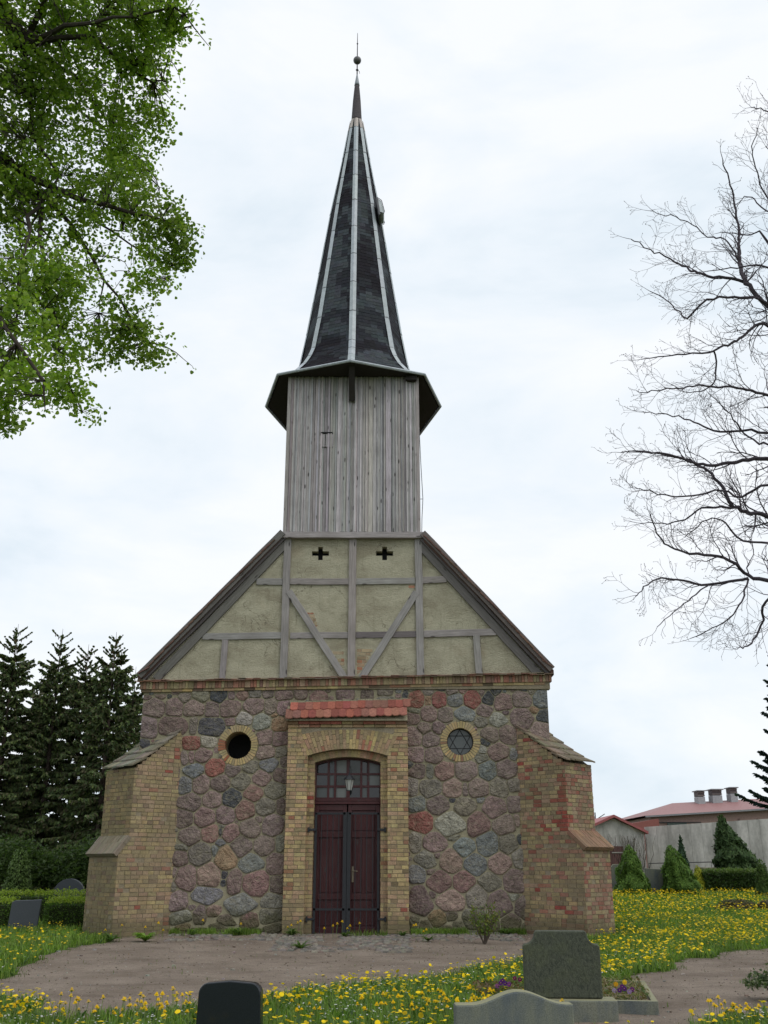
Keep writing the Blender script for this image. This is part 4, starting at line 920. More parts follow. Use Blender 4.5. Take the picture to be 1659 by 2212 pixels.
m = MB(); m.prism([(cx_ - .02, cz_ + .29), (cx_ + .09, cz_ + .19), (cx_ + .18, cz_ - .20), (cx_ + .16, cz_ - .25), (cx_ + .04, cz_ - .2)], 'y', .97, 1.48, (.62, .66, .68)); m.build('hatch_lid', M['zinc'], hr, fix=True)
# lightning conductor down the right side
m = MB(); pts = [onY(905.5, 925, .3), onY(909, 1000, .3), onY(913.5, 1078, .25), onY(911.5, 1120, .15), onY(911, 1158, .0)]
m.tube(pts, .009, 5); m.tube([onY(906, 935, .3) + Vector((-.1, 0, 0)), onY(906, 935, .3)], .008, 5); m.tube([onY(913.5, 1078, .25) + Vector((-.12, 0, 0)), onY(913.5, 1078, .25)], .008, 5)
m.build('lightning_conductor', M['iron'], church)
# ================================================================ ground
def pip(x, y, poly):
    c = False; j = len(poly) - 1
    for i in range(len(poly)):
        if (poly[i][1] > y) != (poly[j][1] > y) and x < (poly[j][0] - poly[i][0]) * (y - poly[i][1]) / (poly[j][1] - poly[i][1]) + poly[i][0]: c = not c
        j = i
    return c
PATH1 = [(-14, -9.6), (-4.9, -8.7), (-5.13, -5.78), (-5.22, -3.73), (-4.9, -1.9), (-5.0, -.6), (-4.6, .5), (4.0, .5), (4.95, -.9), (5.0, -3.4), (3.9, -4.6), (3.24, -5.2), (2.6, -6.0), (2.06, -7.1), (.85, -8.3), (-.2, -9.1), (-.67, -10.3), (-1.27, -10.9), (-2.29, -11.5), (-2.77, -11.9), (-3.1, -11.5), (-3.42, -10.84), (-4.14, -9.9), (-14, -10.8)]
PATH2 = [(2.7, -12.8), (2.75, -10.2), (3.45, -9.6), (3.6, -8.6), (4.2, -7.9), (5.04, -7.1), (5.9, -5.4), (6.9, -4.4), (8.2, -3.3), (16, -2.6), (16, -8.5), (7.0, -9.8), (5.6, -11.5), (4.2, -11.9), (3.9, -13.5)]
def path_d(x, y):
    """True where bare earth shows"""
    a = .35 * noise.noise(Vector((x * 1.3, y * 1.3, 5))) + .12 * noise.noise(Vector((x * 5, y * 5, 2)))
    b_ = .35 * noise.noise(Vector((x * 1.3 + 40, y * 1.3, 5))) + .12 * noise.noise(Vector((x * 5 + 9, y * 5, 2)))
    return pip(x + a, y + b_, PATH1) or pip(x + a, y + b_, PATH2)
def axis(a0, a1, st, lo, hi):
    mid = list(np.arange(a0, a1 + 1e-6, st)); l = []; s_ = st; v = a0
    while v > lo: s_ *= 1.22; v -= s_; l.append(v)
    h = []; s_ = st; v = a1
    while v < hi: s_ *= 1.22; v += s_; h.append(v)
    return np.array(l[::-1] + mid + h)
GX = axis(-9, 10, .14, -900, 900); GY = axis(-16, 4, .14, -200, 1600)
V = []; 
for y in GY:
    for x in GX: V.append((x, y, gz(x, y) + .012 * noise.fractal(Vector((x * 2.2, y * 2.2, 1)), .8, 2, 3)))
nxg = len(GX); F_path = []; F_lawn = []
for j in range(len(GY) - 1):
    for i in range(nxg - 1):
        x, y = (GX[i] + GX[i + 1]) / 2, (GY[j] + GY[j + 1]) / 2; k = j * nxg + i; f = (k, k + 1, k + nxg + 1, k + nxg)
        (F_path if (-16 < x < 16 and -16 < y < 2 and path_d(x, y)) else F_lawn).append(f)
for nm, ff, mt in (('path', F_path, 'dirt'), ('lawn', F_lawn, 'lawn')):
    VA = np.array(V); FA = np.array(ff); used, inv = np.unique(FA.ravel(), return_inverse=True)
    o = np_mesh(nm, VA[used], inv.reshape(-1, 4), np.ones((len(FA), 3)), M[mt], smooth=True); tag(o, kind='structure')
def ground_z(x, y): return gz(x, y) + .012 * noise.fractal(Vector((x * 2.2, y * 2.2, 1)), .8, 2, 3)
# cobbled apron along the wall
m = MB(); r = random.Random(4)
def apron(x):
    if -1.35 < x < 1.3: return -4.0 + .1 * sin(x * 5)
    if x <= -1.35: return -1.75 + .25 * sin(x * 2) if x > -3.7 else -1.0
    return -1.6 + .15 * sin(x * 3)
y = .05
while y > -4.2:
    x = -3.9 + r.uniform(0, .1)
    while x < 3.7:
        wd = r.uniform(.10, .16); d = r.uniform(.10, .14)
        if y > apron(x) + r.uniform(-.15, .12) and not (abs(x) < 1.45 and y > -.4) and noise.noise(Vector((x * 1.5, y * 1.5, 8))) < .22:
            R = Matrix.Rotation(r.uniform(-.15, .15), 3, 'Z') @ Matrix.Rotation(r.uniform(-.1, .1), 3, 'X') @ Matrix.Rotation(r.uniform(-.1, .1), 3, 'Y'); c = jit(r.choice([(.17, .155, .135), (.21, .19, .16), (.13, .12, .105), (.19, .155, .13)]), .15, r)
            z = ground_z(x, y); hx, hy = (wd - .02) / 2, (d - .02) / 2
            vs = [Vector((sx * hx, sy * hy, -.06)) for sx, sy in ((-1, -1), (1, -1), (1, 1), (-1, 1))] + [Vector((sx * hx, sy * hy, .006)) for sx, sy in ((-1, -1), (1, -1), (1, 1), (-1, 1))] + [Vector((sx * hx * .72, sy * hy * .72, .028)) for sx, sy in ((-1, -1), (1, -1), (1, 1), (-1, 1))]
            m.mesh([R @ q + Vector((x + wd / 2, y, z)) for q in vs], [(8, 9, 10, 11)] + [(a + i, a + (i + 1) % 4, a + 4 + (i + 1) % 4, a + 4 + i) for a in (0, 4) for i in range(4)], c)
        x += wd
    y -= .125
o = m.build('cobble_apron', M['cobble']); tag(o, kind='structure')
# loose stones and crumbs on the path
m = MB()
for i in range(5200):
    x, y = r.uniform(-7, 9), r.uniform(-12.6, -.5)
    if not path_d(x, y): continue
    s_ = r.uniform(.005, .016) if r.random() < .985 else r.uniform(.025, .04); z = ground_z(x, y)
    m.mesh([(x + s_ * cos(a + i) * r.uniform(.7, 1.2), y + s_ * sin(a + i) * r.uniform(.7, 1.2), z + zz) for zz in (-.01, s_ * .6) for a in (0, 1.57, 3.14, 4.71)], [(4, 5, 6, 7), (0, 1, 5, 4), (1, 2, 6, 5), (2, 3, 7, 6), (3, 0, 4, 7)], jit(r.choice([(.26, .23, .2), (.2, .165, .13), (.11, .085, .06), (.32, .30, .27)]), .25, r))
o = m.build('gravel', M['cobble']); tag(o, 'small pale stones and crumbs scattered over the bare earth path', 'gravel', kind='stuff')

# ---------------------------------------------------------------- grass, flowers
rng = np.random.RandomState(7)
def cam_ok(x, y, margin=1.12):
    Y = (y - CAM.y) * _c; return Y > 4 and abs(x - CAM.x) < (829.5 / FPX) * Y * margin + .8
CHB = [(-5.0, 0), (-5.3, -.9), (-6.3, .3), (-5.6, 1.2), (-5, 16), (4.8, 16), (5.7, .7), (6.2, -.3), (5.3, -1.3), (4.3, 0)]
BLADE_V = [(-.5, 0, 0), (.5, 0, 0), (.42, .06, .45), (-.42, .06, .45), (.22, .22, .8), (-.22, .22, .8), (.05, .42, 1.0), (-.05, .42, 1.0)]
BLADE_F = [(0, 1, 2, 3), (3, 2, 4, 5), (5, 4, 6, 7)]
OBST = [((-.85, -13.3), .42, .12), ((1.7, -13.8), .68, .15), ((2.75, -11.85), .56, .25), ((3.75, -10.4), .45, 1.2)]
def pts_in(n, x0, x1, y0, y1, want_path=False, dens=None, prob_edge=0):
    out = []
    X = rng.uniform(x0, x1, n); Y = rng.uniform(y0, y1, n)
    for x, y in zip(X, Y):
        if not cam_ok(x, y) or pip(x, y, CHB): continue
        if path_d(x, y) != want_path: continue
        if dens and rng.rand() > dens(x, y): continue
        if any(abs(x - o[0][0]) < o[1] and abs(y - o[0][1]) < o[2] for o in OBST): continue
        out.append((x, y, ground_z(x, y)))
    return np.array(out)
def blades(name, P, h, wd, cols, label, cat):
    n = len(P); R = rotmats(n, tilt=rng.normal(0, .28, n), roll=np.zeros(n)); hh = h * rng.uniform(.4, 1.2, n); sc = np.stack([wd * rng.uniform(.7, 1.4, n), hh, hh], 1)
    ci = rng.randint(0, len(cols), n); C = np.array(cols)[ci] * rng.uniform(.7, 1.3, (n, 1)); pn = np.array([noise.noise(Vector((p[0] * .9, p[1] * .9, 4))) for p in P]); C = C * (1 + .35 * pn[:, None])
    o = scatter(name, BLADE_V, BLADE_F, P, R, sc, C, M['grass']); tag(o, label, cat, kind='stuff'); return o
GC = [(.13, .22, .032), (.17, .27, .04), (.10, .18, .03), (.21, .28, .06), (.14, .21, .035)]
near = pts_in(62000, -5, 7.5, -14.2, -4, dens=lambda x, y: .95)
blades('near_grass', near, .12, .011, GC, 'fresh green grass and weed blades in the foreground strip', 'grass')
mid = np.concatenate([pts_in(95000, 3.5, 15, -8, 8, dens=lambda x, y: .9), pts_in(45000, -11, -4, -9, 2.5, dens=lambda x, y: .9)])
blades('mid_grass', mid, .13, .016, GC, 'green lawn grass either side of the church front', 'grass')
far = np.concatenate([pts_in(45000, 5, 24, 8, 30), pts_in(14000, -18, -5, 2.5, 24)])
blades('far_grass', far, .16, .035, GC, 'distant lawn grass behind and beside the church', 'grass')
sp = pts_in(40000, -8, 12, -12.5, 0, want_path=True, dens=lambda x, y: .9 * (not (path_d(x + .22, y) and path_d(x - .22, y) and path_d(x, y + .3) and path_d(x, y - .3))) + max(0, noise.noise(Vector((x * 2.5, y * 2.5, 11))) * 1.1 - .32) + (.5 if y > -1.0 - .4 * noise.noise(Vector((x * 3, y, 1))) and noise.noise(Vector((x * 4, 1, 1))) > -.1 else 0) * .5)
blades('sparse_grass', sp, .05, .008, [(.10, .13, .04), (.12, .13, .05), (.09, .14, .03)], 'sparse weeds and grass tufts growing in the earth path and cobbles', 'grass')
# broad dandelion leaves and daisies
LEAF_V = [(-.5, 0, 0), (.5, 0, 0), (.9, .4, .25), (-.9, .4, .25), (.5, .85, .3), (-.5, .85, .3), (.06, 1.1, .2), (-.06, 1.1, .2)]
lp = np.concatenate([near[rng.choice(len(near), 5200)], mid[rng.choice(len(mid), 7000)]]); n = len(lp)
R = rotmats(n, tilt=rng.uniform(.1, .7, n), roll=np.zeros(n)); L = rng.uniform(.07, .15, n)
o = scatter('broad_leaves', LEAF_V, BLADE_F, lp, R, np.stack([L * .14, L, L], 1), np.array([(.06, .12, .022), (.08, .15, .03), (.05, .10, .03)])[rng.randint(0, 3, n)] * rng.uniform(.7, 1.3, (n, 1)), M['grass']); tag(o, 'broad toothed weed leaves spread low in the grass', 'weeds', kind='stuff')
hexv = [(0, 0, .18)] + [(cos(k * pi / 3), sin(k * pi / 3), 0) for k in range(6)]; hexf = [(0, 1 + k, 1 + (k + 1) % 6) for k in range(6)]
def clump(x, y, s_=1.2): return noise.noise(Vector((x * s_, y * s_, 21))) + .5 * noise.noise(Vector((x * 3, y * 3, 2)))
dz = pts_in(15000, -4, 6, -13, -4, dens=lambda x, y: .5 if clump(x + 30, y, .9) > .05 else .04); dz2 = pts_in(9000, -9, 10, -9, 0, dens=lambda x, y: .12 if clump(x + 30, y, .9) > .1 else .01)
dz = np.concatenate([dz, dz2]); n = len(dz); dz[:, 2] += rng.uniform(.05, .12, n)
o = scatter('daisies', hexv, hexf, dz, rotmats(n, tilt=rng.normal(0, .3, n)), rng.uniform(.009, .014, n), np.tile((.62, .62, .60), (n, 1)), M['petal']); tag(o, 'tiny white daisies sprinkled through the lawn', 'daisies', kind='stuff')
# dandelions: template heads
def dandelion_head(bm_, rad, c0=(0, 0, 0), lay=3, n=11, tilt=Matrix.Identity(3)):
    for l in range(lay):
        rr = rad * (1 - .27 * l); zz = .006 + .006 * l
        for k in range(n):
            a = 2 * pi * (k + .5 * l) / n; a0, a1 = a - pi / n * .95, a + pi / n * .95; q = rnd.uniform(.88, 1.08)
            pts = [Vector((0, 0, zz * 1.3)), Vector((rr * .75 * cos(a0), rr * .75 * sin(a0), zz)), Vector((rr * q * cos(a), rr * q * sin(a), zz - .006 + .01 * l)), Vector((rr * .75 * cos(a1), rr * .75 * sin(a1), zz))]
            bm_.face([tilt @ p + Vector(c0) for p in pts], jit((.86, .58, .012), .1))
protos = []
def near_dens(x, y): return 1.0
DN = pts_in(5600, -4.5, 6.5, -14.0, -6.5, dens=lambda x, y: .75 if clump(x, y, .8) > -.15 else .14)
DM = np.concatenate([pts_in(15000, 3.6, 15, -7.5, 6, dens=lambda x, y: .8 if clump(x, y, .45) > -.05 else .10), pts_in(2300, -11, -4.6, -9, 1, dens=lambda x, y: .5 if clump(x, y, .5) > -.2 else .1), pts_in(700, -2, 4.5, -8.0, -4)])
DF = pts_in(16000, 5.2, 24, 6, 28, dens=lambda x, y: .85 if clump(x, y, .25) > -.3 else .3)
print('dandelions', len(DN), len(DM), len(DF))
allD = np.concatenate([DN, DM]); d = (allD[:, 1] - CAM.y) ** 2 + (allD[:, 0] - CAM.x) ** 2
vis = np.array([abs(x - CAM.x) < 829.5 / FPX * ((y - CAM.y) * _c + .5) and atan2(1.6, y - CAM.y) < radians(7.9) for x, y, z in allD]); order = np.argsort(np.where(vis, d, 1e9)); ind = order[:290]; rest = order[290:]
for t in range(4):
    root = empty('dandelion', (0, 0, 0)); m = MB(); h = .13 + .035 * t; lean = Vector((rnd.uniform(-.03, .03), rnd.uniform(-.03, .03), h))
    m.tube([(0, 0, -.01), (lean.x * .3, lean.y * .3, h * .5), tuple(lean)], .0028, 4, (.20, .26, .08)); m.build('stem', M['grass'], root)
    m = MB(); dandelion_head(m, .023 + .001 * t, lean, tilt=Matrix.Rotation(rnd.uniform(-.35, .35), 3, 'X')); m.lathe([(.004, h - .008), (.010, h - .002), (.012, h + .006)], 7, (lean.x, lean.y, 0), (.12, .2, .05)); m.build('flower_head', M['petal'], root); protos.append(root)
for i, k in enumerate(ind):
    x, y, z = allD[k]; o = protos[i] if i < 4 else copy_tree(protos[i % 4]); o.location = (x, y, z - .01); o.rotation_euler = (0, 0, rng.uniform(0, 6.28)); s_ = rng.uniform(.85, 1.25); o.scale = (s_, s_, s_ * rng.uniform(.7, 1.15))
    tag(o, 'yellow dandelion in bloom on a thin stem in the foreground grass', 'dandelion', 'yellow dandelions in the foreground grass')
dv = [(0, 0, .25)] + [(cos(k * pi / 4), sin(k * pi / 4), (.0 if k % 2 else .08)) for k in range(8)]; df = [(0, 1 + k, 1 + (k + 1) % 8) for k in range(8)]
rs = allD[rest]; n = len(rs); rs = rs.copy(); rs[:, 2] += rng.uniform(.08, .20, n)
st = scatter('dandelion_stems', [(-.5, 0, -1), (.5, 0, -1), (.5, 0, 0), (-.5, 0, 0)], [(0, 1, 2, 3)], rs, rotmats(n, tilt=rng.normal(0, .1, n), roll=np.zeros(n)), np.stack([np.full(n, .006), np.ones(n), np.full(n, .2)], 1), np.tile((.18, .24, .07), (n, 1)), M['grass'])
tag(st, 'thin pale stems of the lawn dandelions', 'stems', kind='stuff')
o = scatter('lawn_dandelions', dv, df, rs, rotmats(n, tilt=rng.normal(0, .45, n)), rng.uniform(.015, .032, n), np.array((.88, .62, .012))[None] * rng.uniform(.55, 1.15, (n, 1)), M['petal']); tag(o, 'mass of yellow dandelions blooming across the lawns', 'dandelions', kind='stuff')
n = len(DF); DF[:, 2] += rng.uniform(.12, .26, n)
o = scatter('distant_dandelions', dv, df, DF, rotmats(n, tilt=rng.normal(0, .5, n)), rng.uniform(.022, .034, n), np.array((.78, .55, .015))[None] * rng.uniform(.8, 1.1, (n, 1)), M['petal']); tag(o, 'yellow haze of dandelions on the far lawn before the conifers', 'dandelions', kind='stuff')
# weeds and grass fringe along the foot of the walls
fr_x = np.concatenate([rng.uniform(-3.9, -1.45, 2600), rng.uniform(1.45, 4.0, 2800), rng.uniform(-.95, .95, 500)]); fy = -np.abs(rng.normal(0, .16, len(fr_x))) - .06; fy[-500:] = -.62 - np.abs(rng.normal(0, .07, 500))
keep = np.array([noise.noise(Vector((x * 2.3, y * 2, 31))) > -.12 for x, y in zip(fr_x, fy)]); fp = np.stack([fr_x, fy, [ground_z(x, y) for x, y in zip(fr_x, fy)]], 1)[keep]
blades('wall_foot_grass', fp, .13, .012, GC, 'grass and weeds along the foot of the church wall', 'grass')
# last year's leaves lying on the path and along its edges
lpos = pts_in(1500, -7, 9, -12.5, -.6, want_path=True, dens=lambda x, y: .25 if clump(x * 1.3, y, 1.1) > 0 else .06); n = len(lpos); lpos[:, 2] += .008
o = scatter('leaf_litter', [(0, -1, 0), (.55, -.1, .15), (0, 1, .0), (-.55, -.1, .2)], [(0, 1, 2, 3)], lpos, rotmats(n, tilt=rng.normal(0, .25, n)), rng.uniform(.012, .028, n), np.array([(.20, .13, .07), (.13, .08, .045), (.26, .2, .12)])[rng.randint(0, 3, n)], M['petal']); tag(o, 'dry brown leaves scattered on the bare earth path', 'leaves', kind='stuff')
# ================================================================ gravestones, grave beds
def slabstone(name, outline, y0, y1, material, parent, bev=.012):
    m = MB(); m.prism(outline, 'y', y0, y1); o_ = m.build(name, material, parent, bevel=bev, fix=True); o_.modifiers[0].use_clamp_overlap = True; o_.modifiers[0].angle_limit = radians(50); return o_
def arc_pts(cx, cz, r, a0, a1, n=8): return [(cx + r * cos(a0 + (a1 - a0) * i / n), cz + r * sin(a0 + (a1 - a0) * i / n)) for i in range(n + 1)]
# polished black stone, lower left foreground
p_ = onY(500, 2117, -13.3); TZ = p_.z
g = tag(empty('gravestone', (p_.x, -13.3, p_.z - .775), radians(-7)), 'polished black gravestone with rounded top corners at the bottom edge', 'gravestone', 'gravestones around the church')
w2 = .31; slabstone('headstone', [(-w2 - .03, -.2), (w2 + .03, -.2)] + arc_pts(w2 - .10, .66, .10, 0, pi / 2, 6) + [(.0, .775)] + arc_pts(-w2 + .10, .655, .10, pi / 2, pi, 6), -.06, .06, M['tombk'], g)
# grey wavy-topped stone
p_ = onY(1107, 2137, -13.8); print('B', p_, 'A', TZ)
g = tag(empty('gravestone', (p_.x, -13.8, p_.z - .70), radians(3)), 'weathered blue-grey gravestone with a wavy lichen-edged top at the bottom edge', 'gravestone', 'gravestones around the church')
top = [(.62 - 1.24 * i / 24, .60 + .125 * math.exp(-((.62 - 1.24 * i / 24) / .30) ** 2) - .0) for i in range(25)]
wav = []
for i in range(33):
    x = .62 - 1.24 * i / 32; s_ = max(0, cos(x / .56 * pi)) if abs(x) < .28 else 0
    z = .585 + .11 * (.5 + .5 * cos(min(1, max(-1, (x - .05) / .50)) * pi)); wav.append((x, z))
slabstone('headstone', [(-.62, -.2), (.62, -.2)] + wav, -.09, .09, M['tombg'], g, .02); g.scale = (.885, 1, 1)
# dark green granite stone on a base
p_ = onY(1209, 2010, -11.85); print('C', p_)
g = tag(empty('gravestone', (p_.x, -11.85, p_.z - 1.03), radians(-4)), 'dark green rough granite gravestone with notched shoulders standing on a grey base', 'gravestone', 'gravestones around the church')
w2 = .425; zb = .345
o1 = [(-w2 - .0, zb), (w2 + .0, zb), (w2 - .0, .87)] + [(w2 - .02 - .115 * sin(pi / 2 * i / 6), 1.005 - .115 * cos(pi / 2 * i / 6)) for i in range(7)] + [(w2 - .15, 1.03)] + [(-(w2 - .15), 1.03)] + [(-(w2 - .02 - .115 * sin(pi / 2 * i / 6)), 1.005 - .115 * cos(pi / 2 * i / 6)) for i in range(6, -1, -1)] + [(-w2, .87)]
slabstone('headstone', o1, -.08, .08, M['tombr'], g, .014)
m = MB(); m.box((.10, 0, .14), (.94, .34, .40)); m.build('plinth', M['tombg'], g, bevel=.02, fix=True)
# planter bed with stone kerb right of it
def leafy(name, P, size, cols, matl, parent=None, aspect=.55, template=None, tilt=None):
    n = len(P); tv, tf = template or ([(0, -1, 0), (.55, -.1, .12), (0, 1, .0), (-.55, -.1, .12)], [(0, 1, 2, 3)])
    s_ = size * rng.uniform(.6, 1.3, n); C = np.array(cols)[rng.randint(0, len(cols), n)] * rng.uniform(.75, 1.25, (n, 1))
    return scatter(name, tv, tf, P, rotmats(n, tilt=tilt), np.stack([s_ * aspect * 1.5, s_, s_], 1), C, matl, parent)
def pansies(parent, pts, cols):
    for (x, y, z), c in zip(pts, cols):
        m = MB()
        for k in range(5):
            a = 2 * pi * k / 5 + .3; R = .017; cc = (x + R * .8 * cos(a), y - .004, z + R * .8 * sin(a)); m.face([(cc[0] + R * cos(b_ * pi / 3), cc[1] - .002 * (k % 2), cc[2] + R * sin(b_ * pi / 3)) for b_ in range(6)], jit(c, .15))
        m.face([(x - .006, y - .012, z), (x + .006, y - .012, z - .003), (x, y - .012, z + .008)], (.8, .6, .02)); m.tube([(x, y + .004, z - .12), (x, y + .004, z)], .003, 4, (.1, .18, .04)); o = m.build('pansy', M['petal'], parent)
bed = tag(empty('grave_bed', (3.80, -10.35, 0), radians(-10)), 'concrete-edged grave bed with pansies and dry stalks beside the green granite stone', 'grave bed')
m = MB(); W_, D_, H_ = .37, 1.05, .135
m.box((0, -D_, H_ / 2 - .05), (2 * W_, .07, H_ + .1)); m.box((0, D_, H_ / 2 - .05), (2 * W_, .07, H_ + .1)); m.box((-W_ + .035, 0, H_ / 2 - .052), (.07, 2 * D_ - .07, H_ + .095)); m.box((W_ - .035, 0, H_ / 2 - .052), (.07, 2 * D_ - .07, H_ + .095)); m.build('kerb', M['tombg'], bed, bevel=.006)
m = MB(); m.box((0, 0, .03), (2 * W_ - .14, 2 * D_ - .07, .14)); m.build('soil', M['dirt'], bed)
def bedp(n, hw, hd, z0, z1): return np.stack([rng.uniform(-hw, hw, n), rng.uniform(-hd, hd, n), rng.uniform(z0, z1, n)], 1)
leafy('foliage', bedp(800, .30, .98, .10, .20), .030, [(.10, .13, .035), (.17, .14, .06), (.13, .09, .04), (.07, .11, .03)], M['leaf'], bed)
n = 420; P = bedp(n, .32, 1.0, .11, .2); o = scatter('dry_stalks', [(-.5, -1, 0), (.5, -1, 0), (.5, 1, 0), (-.5, 1, 0)], [(0, 1, 2, 3)], P, rotmats(n, tilt=rng.normal(0, .35, n)), np.stack([np.full(n, .005), rng.uniform(.04, .1, n), np.ones(n)], 1), np.tile((.34, .28, .16), (n, 1)) * rng.uniform(.6, 1.2, (n, 1)), M['grass'], bed)
pansies(bed, [(.02, -.7, .22), (-.04, -.78, .21), (.07, -.8, .20), (.0, -.6, .23), (-.06, -.25, .22), (.05, -.2, .24), (-.1, -.74, .20), (.11, -.68, .21)], [(.12, .03, .22), (.12, .03, .2), (.3, .2, .4), (.15, .03, .2), (.7, .35, .02), (.75, .5, .03), (.4, .3, .5), (.16, .03, .2)])
bed2 = tag(empty('grave_bed', (2.38, -9.9, .03), 0), 'low grave planting of purple pansies left of the green granite stone', 'grave bed')
leafy('foliage', bedp(900, .36, .5, .02, .13), .034, [(.10, .11, .035), (.17, .12, .06), (.15, .08, .05), (.07, .11, .03), (.2, .16, .09)], M['leaf'], bed2)
pansies(bed2, [(.0, -.3, .16), (-.06, -.35, .17), (.05, -.3, .15), (-.02, -.2, .18), (.16, .0, .19), (.22, -.05, .18), (-.1, -.3, .13)], [(.12, .03, .25), (.12, .02, .2), (.2, .04, .25), (.1, .02, .16), (.2, .03, .12), (.16, .02, .1), (.3, .1, .3)])
# ---------------------------------------------------------------- small plants
def plant_bush(name, loc, rad, h, n, size, cols, label, cat, stems=5, matl='leaf', aspect=.55):
    root = tag(empty(name, loc), label, cat); a = rng.uniform(0, 2 * pi, n); u_ = rng.uniform(0, 1, n) ** .45; el = np.arccos(rng.uniform(-.15, 1, n)); P = np.stack([rad * u_ * np.sin(el) * np.cos(a), rad * u_ * np.sin(el) * np.sin(a), h * (.42 + .55 * u_ * np.cos(el))], 1)
    P *= (1 + .25 * np.array([noise.noise(Vector(p * 5)) for p in P]))[:, None]
    leafy('foliage', P, size, cols, M[matl], root, aspect); m = MB()
    for k in range(stems):
        b_ = 2 * pi * k / stems + .5; m.tube([(.02 * cos(b_), .02 * sin(b_), -.03), (rad * .25 * cos(b_), rad * .25 * sin(b_), h * .35), (rad * .55 * cos(b_), rad * .55 * sin(b_), h * .8)], [.014, .009, .004], 5, (.10, .08, .06))
    m.build('stems', M['twig'], root); return root
gx, gy = 2.86, -2.5
sh = tag(empty('rose_shrub', (gx, gy, ground_z(gx, gy))), 'sparse young shrub with yellow-green leaves in front of the wall right of the door', 'shrub')
m = MB(); r = random.Random(12); tips = []
for k in range(12):
    a = 2 * pi * k / 12 + r.uniform(-.3, .3); p = Vector((0, 0, -.04)); pts = [p]; d = Vector((cos(a) * .45, sin(a) * .45, 1)).normalized()
    for q in range(5):
        p = p + d * r.uniform(.10, .17); d = (d + Vector((r.uniform(-.25, .25), r.uniform(-.25, .25), .12))).normalized(); pts.append(p)
        if q > 0:
            e_ = p + (d + Vector((r.uniform(-.9, .9), r.uniform(-.9, .9), .1))).normalized() * r.uniform(.08, .16); m.tube([p, e_], [.005, .003], 4, (.11, .09, .06)); tips += [e_, p.lerp(e_, .6)]
    m.tube(pts, [.012, .010, .008, .007, .005, .003], 5, (.10, .08, .065)); tips += pts[2:]
m.build('stems', M['twig'], sh); T_ = np.array([tuple(t) for t in tips]); P = T_[rng.randint(0, len(T_), 560)] + rng.normal(0, .045, (560, 3)); P[:, 2] = np.maximum(P[:, 2], .12)
leafy('foliage', P, .036, [(.16, .20, .03), (.12, .18, .035), (.20, .19, .04), (.10, .15, .04)], M['leaf'], sh)
def rosette(name, loc, n, L, wd, col, label, cat, up=.6):
    m = MB(); r = random.Random(int(loc[0] * 77))
    for k in range(n):
        a = r.uniform(0, 2 * pi); l = L * r.uniform(.6, 1.1); q = r.uniform(.4, 1.0) * up; d = Vector((cos(a), sin(a), 0)); s_ = Vector((-sin(a), cos(a), 0)); c = jit(col, .25, r); prev = None
        for i in range(5):
            t = i / 4; p = d * (l * t * (1 - .2 * q)) + Vector((0, 0, l * (q * sin(t * 2.2) + .05))); w_ = wd * sin(pi * min(.97, .12 + .85 * t)) * .5; e = (p - s_ * w_, p + Vector((0, 0, -w_ * .35)), p + s_ * w_)
            if prev: m.face([prev[0], prev[1], e[1], e[0]], c); m.face([prev[1], prev[2], e[2], e[1]], c)
            prev = e
    o = m.build(name, M['leaf'], None); o.location = loc; tag(o, label, cat); return o
for (x, y, n, L, wd, nm, lab) in [(-4.05, -1.9, 46, .30, .07, 'hosta_plant', 'bright green hosta with pale leaf edges in front of the left buttress'), (-4.75, -1.9, 26, .26, .05, 'weed_plant', 'dark green weed at the foot of the left buttress'), (-3.35, -.55, 18, .28, .03, 'weed_plant', 'tall thin weed against the inner edge of the left buttress'), (-.72, -3.6, 22, .26, .045, 'weed_plant', 'spiky dandelion leaf rosette in the cobbles before the door'), (-1.15, -.62, 24, .26, .05, 'weed_plant', 'leafy weed clump at the foot of the left door pier'), (1.25, -.75, 20, .22, .04, 'weed_plant', 'small weed clump at the foot of the right door pier'), (1.75, -2.0, 20, .22, .045, 'weed_plant', 'weed with dandelions at the right end of the cobbles'), (-2.35, -.35, 22, .24, .045, 'weed_plant', 'green weed against the wall below the left round window'), (3.55, -.35, 26, .26, .05, 'weed_plant', 'dark leafy weed in the corner by the right buttress'), (3.0, -.3, 20, .24, .05, 'weed_plant', 'low green weed at the wall behind the young shrub'), (.0, -.75, 20, .2, .04, 'weed_plant', 'low weeds directly before the door sill'), (-6.1, -1.2, 24, .24, .05, 'weed_plant', 'weed clump on the grass edge left of the left buttress')]:
    rosette(nm, (x, y, ground_z(x, y)), n, L, wd, (.17, .27, .05) if nm[0] == 'h' else (.075, .13, .03), lab, 'plant')
plant_bush('ground_cover_bush', (5.75, -10.3, 0), .38, .42, 900, .035, [(.045, .075, .025), (.06, .09, .035), (.20, .22, .14)], 'low dark leafy bush with pale leaf edges at the right edge of the path', 'bush')
# dandelions beside the wall and door
k = 0
for (x, y) in [(-1.25, -.75), (-1.15, -.8), (-1.05, -.72), (-.95, -.85), (-.45, -.85), (-.25, -.8), (-.18, -.9), (-.05, -.85), (.05, -.95), (.12, -.8), (.3, -.85), (1.5, -2.2), (1.65, -1.9), (1.72, -2.1), (1.45, -1.5), (-3.9, -1.4), (-3.8, -1.45), (-4.2, -1.3), (-4.7, -1.4), (-3.1, -.6), (-5.0, -1.5), (-2.3, -.4)]:
    o = copy_tree(protos[k % 4]); o.location = (x, y, ground_z(x, y)); o.scale = (1.35, 1.35, 1.35); k += 1; tag(o, 'yellow dandelion growing close to the church wall or door', 'dandelion', 'dandelions at the foot of the church wall')

